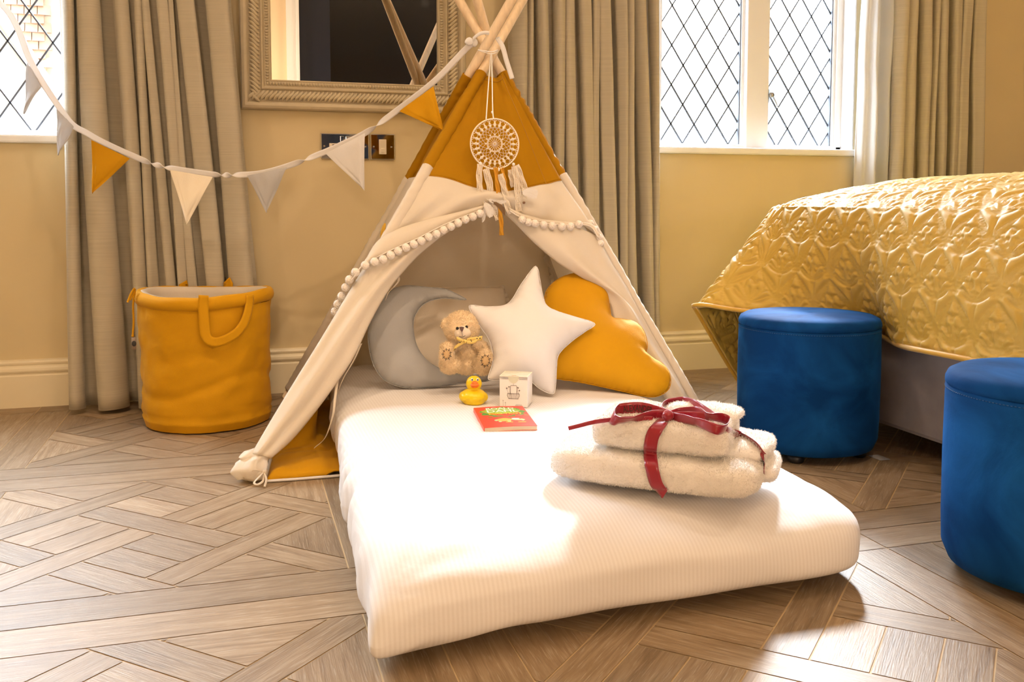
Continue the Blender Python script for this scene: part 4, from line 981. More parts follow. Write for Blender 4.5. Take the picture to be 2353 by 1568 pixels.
# ------------------------------------------------------------------ bunting
def bunting():
    g = lambda px, py, y: on(px, py, y=y)
    knot = g(1090, 95, 2.525)
    ctrl = [((1090, 95), 2.525), ((1065, 118), 2.54), ((1000, 185), 2.57), ((920, 248), 2.61), ((845, 302), 2.65), ((790, 330), 2.68), ((740, 352), 2.70), ((660, 382), 2.74), ((600, 398), 2.77), ((545, 402), 2.79), ((490, 401), 2.80), ((395, 387), 2.82), ((350, 376), 2.83), ((300, 356), 2.84), ((235, 326), 2.855), ((200, 306), 2.865), ((165, 285), 2.88), ((130, 238), 2.91), ((95, 185), 2.94), ((65, 130), 2.97), ((40, 65), 3.0), ((8, 15), 3.03), ((-60, -40), 3.08)]
    C = cr_spline([g(p[0], p[1], y) for p, y in ctrl], 420)
    e = thing('bunting', knot, 'ribbon of triangular fabric pennants strung from the tent poles to the window', 'bunting')
    T = np.gradient(C, axis=0); T /= np.linalg.norm(T, axis=1)[:, None]
    px_ = np.array([PPX+FOC*((p-CAM)@RGT)/((p-CAM)@FWD) for p in C])
    tw = [(875, 3.14), (720, 3.14), (520, 6.28), (340, 3.14), (310, 3.14)]
    rows = []
    for i, p in enumerate(C):
        ang = 0
        for x, a in ((865, 1), (700, 1), (512, 1), (530, 1), (350, 1), (375, 1)): ang += math.pi/(1+math.exp((px_[i]-x)/9.))
        up = np.cross(T[i], (0, 1, 0)); up /= np.linalg.norm(up); 
        if up[2] < 0: up = -up
        si = np.cross(T[i], up); d = up*math.cos(ang)+si*math.sin(ang)
        rows.append([p+d*.0085*k+si*.0006 for k in (-1, -.5, 0, .5, 1)])
    MB().grid(rows).build('ribbon', M['whitetape'], e, thick=.0012)
    pend = mat('pale_grey_pennant', (.58, .57, .57, 1), .8, trans=.35, bump=.2, bscale=300); crm = mat('cream_pennant', (.82, .74, .60, 1), .8, bump=.2, bscale=300)
    def flag(l, r, tip, yl, yr, yt, m, label, th=.0045):
        L_, R_, T_ = on(*l, y=yl), on(*r, y=yr), on(*tip, y=yt); n = 22; P = []; Q = []
        nn = np.cross(R_-L_, T_-L_); nn /= np.linalg.norm(nn); nn = nn if nn[1] < 0 else -nn
        for i in range(n+1):
            s = i/n; rowp = []; rowq = []
            for j in range(n+1):
                t = j/n; w = (1-t*.985); a = L_+(T_-L_)*t; c = R_+(T_-R_)*t; p = a+(c-a)*s
                ed = min(s*w, (1-s)*w, 1)*.11
                body = th*(1-math.exp(-max(0, ed-.0)/.003)); groove = .0026*math.exp(-((ed-.0075)/.0018)**2)
                k = .003*math.sin(s*5+t*6+l[0])+.0028*noise.noise(Vector((s*4+l[0], t*3, 1)))*w
                rowp.append(p+nn*(body/2-groove+k)); rowq.append(p-nn*(body/2-groove-k))
            P.append(rowp); Q.append(rowq)
        o = MB().grid(P).grid(Q, flip=True).build('pennant', m, e); o['label'] = label
    flag((1017, 303), (998, 195), (918, 252), 2.60, 2.57, 2.60, M['mustard'], 'mustard pennant') if False else None
    flag((918, 256), (996, 198), (1020, 302), 2.60, 2.565, 2.55, M['mustard'], 'mustard pennant')
    flag((748, 353), (838, 306), (837, 438), 2.69, 2.65, 2.66, M['whitetape'], 'white pennant')
    flag((568, 404), (660, 384), (612, 489), 2.775, 2.74, 2.755, pend, 'grey pennant')
    flag((391, 391), (489, 407), (429, 516), 2.815, 2.795, 2.80, crm, 'cream pennant')
    flag((210, 322), (299, 365), (212, 445), 2.855, 2.835, 2.845, M['mustard'], 'mustard pennant')
    flag((129, 250), (171, 292), (133, 357), 2.90, 2.872, 2.885, pend, 'grey pennant')
    flag((63, 142), (96, 196), (55, 262), 2.965, 2.935, 2.95, pend, 'grey pennant')
    # knot round the pole and loose tail
    b = MB()
    kk = g(1090, 98, 2.53)
    b.ell(kk, (.010, .008, .012), 14); b.ell(g(1078, 96, 2.525), (.012, .005, .011), 14); b.v[-1] += (.004*nzs(b.v[-1], 90))[:, None]
    b.build('knot', M['whitetape'], e)
    def rib(pts, w=.012, ax=(0, 0, 1)):
        c = cr_spline(pts, 30); rows = [[p+np.array(ax)*w*k for k in (-.5, 0, .5)] for p in c]; MB().grid(rows).build('ribbon_tail', M['whitetape'], e, thick=.0012)
    rib([g(1086, 90, 2.52), g(1098, 80, 2.515), g(1112, 75, 2.515), g(1125, 76, 2.52)], .010)
    rib([g(1142, 86, 2.53), g(1155, 108, 2.51), g(1164, 140, 2.50), g(1177, 181, 2.49)], .013, (1, 0, .35))
bunting()

# ------------------------------------------------------------------ dreamcatcher
def dreamcatcher():
    cx, cz = on(1137, 331, y=2.40)[[0, 2]]; Y = 2.40; R = .0665
    ck = on(1128, 122, y=2.545)
    e = thing('dreamcatcher', (cx, Y, cz), 'round crocheted dreamcatcher with lace and feathers hanging on the tent front', 'dreamcatcher')
    cr = mat('ecru_crochet_cotton', (.82, .72, .58, 1), .9, bump=.4, bscale=500)
    C = lambda r, a, d=0: (cx+r*math.cos(a), Y+d-.10*0, cz+r*math.sin(a))
    MB().tube([C(R, a) for a in np.linspace(0, 2*math.pi, 80, endpoint=False)], .0019, 8, closed=True, up=(0, 1, 0)).build('hoop', cr, e)
    b = MB(); th = .00045
    def t(*p, r=th): b.tube([C(a, c) for a, c in p], r, 5, up=(0, 1, 0))
    def ringt(r, n=60, w=th, am=0, k=0): b.tube([C(r+am*math.cos(k*a), a) for a in np.linspace(0, 2*math.pi, n, endpoint=False)], w, 5, closed=True, up=(0, 1, 0))
    def tri(a, r0, r1, w0, w1):
        v = [C(r0, a-w0, -.0008), C(r0, a+w0, -.0008), C(r1, a+w1, -.0008), C(r1, a-w1, -.0008), C(r0, a-w0, .0008), C(r0, a+w0, .0008), C(r1, a+w1, .0008), C(r1, a-w1, .0008)]
        b.add(v, [(0, 1, 2, 3), (7, 6, 5, 4), (0, 4, 5, 1), (1, 5, 6, 2), (2, 6, 7, 3), (3, 7, 4, 0)])
    ringt(.0028, 20, .0009); ringt(.0185, 60, .0008); ringt(.0215, 60, .0008); ringt(.044, 90, .0007, .0012, 24)
    N1 = 16
    for k in range(N1):
        a = k*2*math.pi/N1; t((.003, a), (.0185, a), r=.0006)
    N2 = 24; da = 2*math.pi/N2
    for k in range(N2):
        a = k*da
        t((.0185, a), (.0215, a+da/2)); t((.0215, a+da/2), (.0185, a+da))
        if k % 2 == 0: tri(a, .0215, .0270, .035, .10)                             # inner clusters
        if k % 2 == 0: t((.0270, a+.10), (.034, a+da)); t((.0270, a-.10), (.034, a-da))
        if k % 2 == 0: t((.0270, a), (.034, a))
        t((.034, a), (.0395, a+da/2)); t((.034, a), (.0395, a-da/2)); t((.0395, a+da/2), (.044, a)); t((.0395, a-da/2), (.044, a))
        tri(a, .0440, .0515, .035, .075); tri(a, .0515, .0585, .078, .02)  # kite clusters
        t((.0585, a), (R-.001, a+da/2), r=.0007); t((.0585, a), (R-.001, a-da/2), r=.0007); t((.0585, a), (R-.001, a), r=.0009)
        t((.0515, a+.075), (.0515, a+da-.075))
    b.build('crochet_web', cr, e)
    # hanging cords
    top1, top2 = ck, ck
    b = MB(); b.tube(cr_spline([ck, on(1122, 200, y=2.47), on(1117, 274, y=2.402)], 20), .0016, 6); b.tube(cr_spline([ck+np.array([.002, 0, 0]), on(1131, 190, y=2.46), on(1132, 250, y=2.41), on(1134, 274, y=2.402)], 20), .0016, 6)
    b.ell(on(1131, 258, y=2.408), (.003, .003, .004), 8)
    b.tube(cr_spline([on(1098, 115, y=2.50), on(1112, 117, y=2.495), on(1130, 119, y=2.50), on(1144, 115, y=2.53)], 20), .0026, 6, flat=.6)
    b.tube(cr_spline([on(1098, 115, y=2.50), on(1112, 120, y=2.495), on(1130, 124, y=2.50), on(1144, 118, y=2.53)], 20), .0020, 6, flat=.6)
    b.build('hanging_cord', M['cord'], e)
    def lace(px, w, name='lace_strip', m=cr, holes=True, seed=0, y0=2.392):
        pts = cr_spline([on(a, c, y=y0+.002*k) for k, (a, c) in enumerate(px)], 2*int(len(px)*14)); n = len(pts); nc = 9; V = []; F = []
        for i, p in enumerate(pts):
            T = pts[min(i+1, n-1)]-pts[max(i-1, 0)]; s = np.array([T[2], 0, -T[0]]); s /= np.linalg.norm(s)+1e-9
            for j in range(nc):
                k = (j/(nc-1)-.5)*w; sc = 1+(.10 if j in (0, nc-1) and i % 2 else 0)
                V.append(p+s*k*sc+np.array([0, .003*math.sin(k/w*5+i*.15+seed), 0]))
        for i in range(n-1):
            for j in range(nc-1):
                if holes and ((j in (3, 4) and i % 3 == 1) or (j in (1, 6) and i % 2 == 0)): continue
                F.append((i*nc+j, (i+1)*nc+j, (i+1)*nc+j+1, i*nc+j+1))
        return MB().add(V, F).build(name, m, e, thick=.0009)
    lace([(1103, 377), (1101, 410), (1104, 440), (1109, 470), (1111, 488)], .015, seed=1)
    lace([(1116, 388), (1124, 420), (1130, 455), (1138, 482), (1146, 505)], .018, seed=2, y0=2.398)
    lace([(1150, 400), (1156, 425), (1162, 450), (1166, 475), (1173, 491)], .015, seed=3, y0=2.386)
    lace([(1172, 390), (1176, 412), (1180, 430)], .014, seed=8, y0=2.398)
    lace([(1182, 382), (1187, 415), (1190, 450), (1192, 487)], .016, seed=4, y0=2.388)
    lace([(1186, 380), (1198, 410), (1206, 440), (1206, 470), (1204, 505)], .016, seed=5, y0=2.395)
    sm = mat('mustard_rag_strip', (.62, .30, .02, 1), .8, bump=.3, bscale=300)
    lace([(1139, 386), (1142, 415), (1146, 456), (1150, 490), (1152, 520), (1153, 541)], .011, 'rag_strip', sm, False, 6, 2.394)
    lace([(1153, 386), (1160, 415), (1164, 440)], .009, 'rag_strip', sm, False, 7, 2.397)
    lace([(1112, 484), (1104, 490), (1098, 497)], .007, 'rag_strip', sm, False, 7, 2.40)
    for x, y in ((1104, 376), (1145, 390), (1180, 378)): MB().ell(on(x, y, y=2.395), (.0045, .003, .005), 10).build('knot', M['cord'], e)
    MB().ell(on(1204, 466, y=2.385), (.0038, .0038, .0036), 12).build('wooden_bead', mat('brown_bead', (.16, .08, .04, 1), .35), e)
    def feather(a, c, w, m, curl, dens=90, name='feather', tipw=.35):
        a, c = np.array(a), np.array(c); d = c-a; L = np.linalg.norm(d); d /= L; s = np.cross(d, (0, 1, 0)); s /= np.linalg.norm(s); b = MB()
        sp = lambda t: a+d*L*t+s*curl*math.sin(math.pi*t)
        b.tube([sp(t) for t in np.linspace(0, .97, 14)], np.linspace(.0008, .0003, 14), 4)
        for k in range(dens):
            t = .12+.88*k/dens
            for sg in (1, -1):
                W_ = w*math.sin(math.pi*min(1, t*.92+.04))**.55*(1 if t < .7 else 1-.3*(t-.7)/.3)*random.uniform(.8, 1.08)
                p = sp(t*.97); q = p+s*sg*W_+d*W_*.75+np.array([0, random.uniform(-.0015, .0015), 0]); m_ = (p+q)/2+d*W_*-.08
                n_ = d*.00055
                b.add([p-n_, p+n_, m_+n_, m_-n_, q], [(0, 1, 2, 3), (3, 2, 4)])
        return b.build(name, m, e)
    wf = mat('white_feather', (.86, .82, .77, 1), .8, trans=.3); bf = mat('brown_feather', (.16, .09, .035, 1), .6)
    feather(on(1196, 440, y=2.375), on(1234, 452, y=2.37), .016, wf, .004, 80)
    feather(on(1200, 445, y=2.378), on(1236, 440, y=2.373), .011, wf, -.003, 70)
    feather(on(1112, 462, y=2.375), on(1128, 500, y=2.37), .014, wf, .004)
    feather(on(1118, 458, y=2.372), on(1165, 462, y=2.366), .008, wf, -.006, 80)
    feather(on(1112, 475, y=2.38), on(1108, 512, y=2.38), .006, wf, .003)
    feather(on(1130, 462, y=2.364), on(1160, 497, y=2.36), .0075, bf, .007, 120)
    return e
dreamcatcher()

# ------------------------------------------------------------------ fused soft bodies and fur
def fused(name, ells, m, parent, vox=.0018, sm=6, tubes=()):
    "several ellipsoids and tapered limbs grown into one closed skin"
    b = MB()
    for c, r, *q in ells: b.ell(c, r, 20, R=(q[0] if q else None))
    for pts, rad in tubes: b.tube(pts, rad, 14)
    o = b.build(name, m, parent)
    q = o.modifiers.new('fuse', 'REMESH'); q.mode = 'VOXEL'; q.voxel_size = vox; q.use_smooth_shade = True
    q = o.modifiers.new('soften', 'SMOOTH'); q.iterations = sm; q.factor = .5
    dg = bpy.context.evaluated_depsgraph_get(); me = bpy.data.meshes.new_from_object(o.evaluated_get(dg)); o.modifiers.clear(); old = o.data; o.data = me; me.name = name
    bpy.data.meshes.remove(old); me.polygons.foreach_set('use_smooth', [True]*len(me.polygons)); return o
def add_fur(o, count, length, width, curl, mats=None, seed=0, droop=0, keep=None):
    "short strands rooted all over the surface, in the same mesh"
    me = o.data; me.calc_loop_triangles(); nt_ = len(me.loop_triangles); tv = np.zeros(nt_*3, int); me.loop_triangles.foreach_get('vertices', tv); tv = tv.reshape(-1, 3)
    co = np.zeros(len(me.vertices)*3); me.vertices.foreach_get('co', co); co = co.reshape(-1, 3)
    A, B, C = co[tv[:, 0]], co[tv[:, 1]], co[tv[:, 2]]; N = np.cross(B-A, C-A); ar = np.linalg.norm(N, axis=1); N /= ar[:, None]+1e-12
    r = np.random.default_rng(seed); k = r.choice(nt_, count, p=ar/ar.sum()); u, v = r.random(count), r.random(count); s = u+v > 1; u[s] = 1-u[s]; v[s] = 1-v[s]
    P = A[k]+(B-A)[k]*u[:, None]+(C-A)[k]*v[:, None]; n = N[k]
    if keep is not None: q = keep(P, n); P, n = P[q], n[q]; count = len(P)
    rd = r.normal(size=(count, 3)); d1 = n+rd*curl; d1[:, 2] -= droop; d1 /= np.linalg.norm(d1, axis=1)[:, None]; d2 = d1+r.normal(size=(count, 3))*curl*1.3; d2[:, 2] -= droop; d2 /= np.linalg.norm(d2, axis=1)[:, None]
    L = length*r.uniform(.6, 1.2, count)[:, None]; sd = np.cross(d1, r.normal(size=(count, 3))); sd /= np.linalg.norm(sd, axis=1)[:, None]; w = width/2
    P0 = P-n*length*.1; P1 = P0+d1*L*.55; P2 = P1+d2*L*.5
    V = np.stack([P0-sd*w, P0+sd*w, P1+sd*w*.8, P1-sd*w*.8, P2], 1).reshape(-1, 3); base = len(co)
    F = [tuple(me.polygons[i].vertices) for i in range(len(me.polygons))]; mi = [p.material_index for p in me.polygons]
    for i in range(count): j = base+i*5; F.append((j, j+1, j+2, j+3)); F.append((j+3, j+2, j+4))
    nm = bpy.data.meshes.new(me.name); nm.from_pydata(np.concatenate([co, V]).tolist(), [], F)
    for q in me.materials: nm.materials.append(q)
    nm.polygons.foreach_set('use_smooth', [True]*len(mi)+[False]*(2*count)); nm.polygons.foreach_set('material_index', mi+[0]*(2*count)); o.data = nm; bpy.data.meshes.remove(me)
def text_geo(s, size, depth=0):
    c = bpy.data.curves.new('letters', 'FONT'); c.body = s; c.size = size; c.align_x = 'CENTER'; c.align_y = 'CENTER'; c.resolution_u = 3; c.offset = size*.018
    o = bpy.data.objects.new('letters', c); COL.objects.link(o); dg = bpy.context.evaluated_depsgraph_get(); me = bpy.data.meshes.new_from_object(o.evaluated_get(dg))
    v = np.array([tuple(x.co) for x in me.vertices]); f = [tuple(p.vertices) for p in me.polygons]; bpy.data.objects.remove(o); bpy.data.curves.remove(c); bpy.data.meshes.remove(me); return v, f

# ------------------------------------------------------------------ teddy bear
def bear():
    YB_ = 2.245
    def g(px, py, d=0): return on(px, py, y=YB_+d)
    S = 2.34/FOC          # metres per photo pixel at the bear
    base = g(1075, 858)
    e = thing('teddy_bear', base, 'small curly beige teddy bear with spotted yellow bow sitting in the moon cushion', 'teddy bear')
    fur = mat('beige_plush', (.86, .69, .46, 1), .9, var=.12, vscale=60, sheen=.4)
    r = lambda a, b_, c: (a*S, b_*S, c*S)
    body = fused('body', [
        (g(1061, 756, .0), r(40, 34, 34)), (g(1060, 742, .005), r(34, 30, 26)),          # head
        (g(1075, 822, .015), r(29, 27, 36)), (g(1073, 838, .01), r(30, 28, 22)),           # trunk
        (g(1063, 790, .012), r(22, 20, 14)),
        (g(1026, 746, .012), r(12, 7, 14)), (g(1091, 733, .012), r(12, 7, 13)),            # ears
        (g(1034, 838, -.025), r(23, 24, 20)), (g(1026, 818, -.045), r(15, 12, 22)),         # leg and upturned foot
        (g(1110, 840, -.025), r(22, 24, 21)), (g(1116, 828, -.045), r(17, 12, 25)),
    ], fur, e, .0020, 5, tubes=[([g(1046, 792, .0), g(1030, 798, -.012), g(1016, 800, -.02)], [12*S, 12*S, 9*S]), ([g(1092, 788, .0), g(1108, 798, -.012), g(1118, 812, -.022)], [13*S, 13*S, 10*S])])
    add_fur(body, 26000, .0075, .0011, .75, seed=3, droop=.15)
    muz = fused('muzzle', [(g(1063, 766, -.036), r(19, 13, 14.5)), (g(1063, 761, -.036), r(14, 12, 12))], mat('short_cream_plush', (.80, .68, .54, 1), .9, bump=.4, bscale=600), e, .0012, 4)
    for x, y in ((1051, 755), (1072, 752)): MB().ell(g(x, y, -.040), r(3.6, 3.2, 3.8), 14).build('eye', mat('black_glass_eye', (.008, .006, .006, 1), .08), e)
    ns = MB(); c = g(1061, 757, -.0525); pts = [(-4.5, 4), (-2, 5), (2, 5), (4.5, 4), (3, 0), (0.6, -5), (-.6, -5), (-3, 0)]
    ns.add([c+np.array([a*S, -.002, z*S]) for a, z in pts]+[c+np.array([a*S, .006, z*S]) for a, z in pts], [tuple(range(8))]+[(i, (i+1) % 8, (i+1) % 8+8, i+8) for i in range(8)]); ns.build('nose', mat('brown_nose', (.09, .035, .02, 1), .4), muz, smooth=False, bevel=.0008)
    MB().tube(cr_spline([g(1061, 762, -.0535), g(1062, 769, -.054), g(1062, 773, -.052)], 8), .0006, 5).tube(cr_spline([g(1055, 773, -.050), g(1062, 775, -.0525), g(1069, 772, -.050)], 8), .0006, 5).build('mouth', M['black'], muz)
    patch = mat('foot_patch_suede', (.60, .40, .20, 1), .9)
    for (cx, cy, rx, rz) in ((1026, 814, 9, 11), (1115, 829, 9.5, 12.5)):
        c = g(cx, cy, -.0635 if cx < 1100 else -.064); pch = MB().ell(c, r(rx, 3, rz), 20).build('foot_patch', patch, e)
        b = MB()
        for k in range(9):
            a = k*2*math.pi/9+.3; p = np.array([c[0]+rx*S*math.cos(a), c[1]-.003, c[2]+rz*S*math.sin(a)]); d = np.array([math.cos(a), 0, math.sin(a)])*3.2*S
            b.tube([p-d*.9, p+np.array([0, -.0012, 0]), p+d], .0007, 5)
        b.tube([(c[0]+rx*S*math.cos(a), c[1]-.0028, c[2]+rz*S*math.sin(a)) for a in np.linspace(0, 6.28, 30)], .0004, 4)
        b.build('stitching', M['black'], pch)
    # bow ribbon
    yel = mat('spotted_yellow_ribbon', (.76, .56, .16, 1), .6); 
    n = yel.node_tree.nodes; L = yel.node_tree.links; v = n.new('ShaderNodeTexVoronoi'); v.inputs['Scale'].default_value = 150; tc = n.new('ShaderNodeTexCoord'); L.new(tc.outputs['Object'], v.inputs['Vector'])
    cr_ = n.new('ShaderNodeValToRGB'); cr_.color_ramp.interpolation = 'CONSTANT'; cr_.color_ramp.elements[0].color = (.02, .015, .01, 1); cr_.color_ramp.elements[1].position = .28; cr_.color_ramp.elements[1].color = (.76, .56, .16, 1)
    L.new(v.outputs['Distance'], cr_.inputs[0]); L.new(cr_.outputs[0], n['Principled BSDF'].inputs['Base Color'])
    def rb(pts, w=.011, ax=(0, 0, 1)):
        c = cr_spline(pts, 24); b = MB().grid([[p+np.array(ax)*w*k for k in (-.5, 0, .5)] for p in c]); return b
    b = rb([g(1043, 802, -.048), g(1055, 792, -.055), g(1068, 785, -.057), g(1080, 781, -.054), g(1095, 779, -.05), g(1108, 777, -.046)], .011, (.25, 0, .97))
    for q in (rb([g(1068, 784, -.058), g(1080, 776, -.062), g(1092, 764, -.06)], .010, (.6, 0, .6)), rb([g(1068, 785, -.057), g(1056, 780, -.06), g(1049, 777, -.056), g(1058, 783, -.054), g(1068, 786, -.056)], .007),
              rb([g(1068, 785, -.058), g(1084, 787, -.063), g(1096, 783, -.06)], .009, (.3, 0, .9))): b.add(q.v[0], q.f)
    b.ell(g(1069, 785, -.060), (.004, .004, .005), 10)
    b.build('bow', yel, e, thick=.0007)
bear()

# ------------------------------------------------------------------ rubber duck
def duck():
    Y = 2.105; S = 2.20/FOC; g = lambda px, py, d=0: on(px, py, y=Y+d)
    ye = mat('yellow_vinyl', (.80, .55, .008, 1), .35, spec=.4); r = lambda a, b_, c: (a*S, b_*S, c*S)
    base = g(1089, 931)
    e = thing('rubber_duck', base, 'yellow rubber duck with orange beak on the mattress', 'duck')
    fused('body', [(g(1089, 882), r(18.5, 18, 18.5)), (g(1089, 893), r(13, 13, 12)), (g(1088, 911), r(30, 35, 19)), (g(1067, 912, .0), r(12, 22, 12)), (g(1108, 912, .0), r(13, 22, 12)), (g(1088, 906, .03), r(13, 14, 12)), (g(1088, 921), r(26, 32, 11))], ye, e, .0013, 7)
    orr = mat('orange_vinyl', (.78, .16, .012, 1), .35)
    bk = MB(); bk.ell(g(1091, 885, -.020), r(10.5, 9, 4.5), 18); bk.ell(g(1091, 882, -.018), r(8, 7, 6), 18); bk.ell(g(1091, 889, -.018), r(8.5, 7, 3), 18); bk.build('beak', orr, e)
    for x in (1085, 1098):
        ey = MB().ell(g(x-.5, 873, -.0145), r(3, 2.2, 3.6), 14).build('eye', M['white'], e); MB().ell(g(x, 873, -.0165), r(1.5, 1.3, 2), 10).build('pupil', M['black'], ey)
duck()

# ------------------------------------------------------------------ gift carton
def carton():
    p0 = on(1148, 934, z=.157); p1 = on(1212, 936.8, z=.157); 
    ex = (p1-p0); W_ = np.linalg.norm(ex); ex /= W_; ey = np.array([-ex[1], ex[0], 0]); D_ = W_*.97
    H_ = float(on(1149, 865, y=p0[1])[2]-p0[2])
    ez = np.array([0, 0, 1.]); e = thing('gift_carton', p0, 'small white carton with a roof-tile lid and line drawing of a basket', 'carton')
    card = mat('white_card', (.80, .76, .72, 1), .6); ink = mat('grey_print', (.10, .085, .08, 1), .7); ink2 = mat('pale_print', (.42, .38, .33, 1), .7)
    P = lambda a, b_, c: p0+ex*a+ey*b_+ez*c
    v = [P(a, b_, c) for c in (0, H_) for b_ in (0, D_) for a in (0, W_)]
    MB().add(v, [(0, 2, 3, 1), (4, 5, 7, 6), (0, 1, 5, 4), (2, 6, 7, 3), (0, 4, 6, 2), (1, 3, 7, 5)]).build('box', card, e, smooth=False, bevel=.0006)
    v = [P(a, b_, c) for c in (H_+.0002, H_+.0012) for b_ in (-.0006, D_) for a in (-.0004, W_+.0004)]
    lid = MB().add(v, [(0, 2, 3, 1), (4, 5, 7, 6), (0, 1, 5, 4), (2, 6, 7, 3), (0, 4, 6, 2), (1, 3, 7, 5)]).build('lid', mat('cream_card', (.82, .76, .60, 1), .6), e, smooth=False)
    b = MB()
    for k in range(6):
        yy = D_*(.1+.155*k); b.tube([P(W_*t, yy+.0016*abs(math.sin(t*9.4+k*1.57)), H_+.0014) for t in np.linspace(.03, .97, 50)], .00022, 4)
    b.build('roof_tile_print', ink2, lid)
    f = lambda u, v_: P(W_*u, -.0004, H_*v_)            # drawing on the front
    b = MB()
    def ln(*p, r=.00035, n=None): b.tube([f(*q) for q in p] if n is None else cr_spline([f(*q) for q in p], n), r, 4, up=(0, 1, 0))
    ln((.0, .975), (1, .975), r=.0003); ln((0, .95), (1, .95), r=.0002)
    for k in range(12):
        for q in (.0, .68): ln((.03+q+k*.024, .915), (.042+q+k*.024, .925), (.054+q+k*.024, .915), r=.0003)
    ln((.39, .38), (.39, .68), (.41, .71), (.60, .71), (.62, .68), (.62, .38), r=.00045)          # upright of the basket
    ln((.29, .44), (.71, .44), r=.0005); ln((.29, .44), (.28, .37), (.33, .27), (.67, .27), (.71, .36), (.71, .44), r=.00045)
    for u in (.34, .39, .43, .48, .53, .58, .62, .67): ln((u, .44), (u+(.5-u)*.12, .27), r=.00028)
    ln((.50, .71), (.50, .88), r=.0002); ln((.43, .96), (.45, .90), (.50, .86), (.55, .90), (.57, .96), r=.0002)
    for u, v_, w in ((.26, .61, .035), (.34, .66, .03), (.66, .64, .035), (.71, .55, .03)):
        ln((u, v_-.02), (.5+(u-.5)*.75, .44), r=.0002)
        for a in range(5): t = a*1.257; ln((u, v_), (u+w*math.cos(t), v_+w*.8*math.sin(t)), r=.00045)
    b.build('line_drawing', ink, e)
    b = MB()
    def l2(*p): b.tube([f(*q) for q in p], .00028, 4, up=(0, 1, 0))
    l2((.13, .0+.02), (.13, .19)); l2((.21, .02), (.21, .12))
    for u, v_ in ((.13, .2), (.21, .13)):
        for a in range(4): t = a*1.57+.4; l2((u, v_), (u+.03*math.cos(t), v_+.025*math.sin(t)))
    l2((.56, .03), (.60, .085), (.79, .085), (.82, .03)); l2((.58, .05), (.80, .05)); l2((.63, .05), (.63, .01)); l2((.75, .05), (.76, .01))
    b.build('line_drawing', ink2, e)
    # round sage seal folded over the front edge
    sg = mat('sage_seal', (.60, .60, .47, 1), .5); b = MB(); R_ = .0125; n = 40
    fr = [f(.5+R_/W_*math.cos(t), 1-R_/H_*abs(math.sin(t))*1.25) - ey*.0003 for t in np.linspace(math.pi, 2*math.pi, n)]; tp = [P(W_*.5+R_*math.cos(t), R_*math.sin(t), H_+.0015) for t in np.linspace(0, math.pi, n)]
    b.add(fr, [tuple(range(n))]); b.add(tp, [tuple(range(n))]); s = b.build('seal', sg, e, smooth=False)
    b = MB()
    for a in range(5): 
        q = [P(W_*.5+.0022*(a-2)+.0007*math.cos(t), .0065+.0008*math.sin(t), H_+.0018) for t in np.linspace(0, 6.28, 8)]; b.tube(q, .0003, 4)
    b.build('seal_lettering', mat('orange_print', (.75, .36, .08, 1), .6), s)
carton()

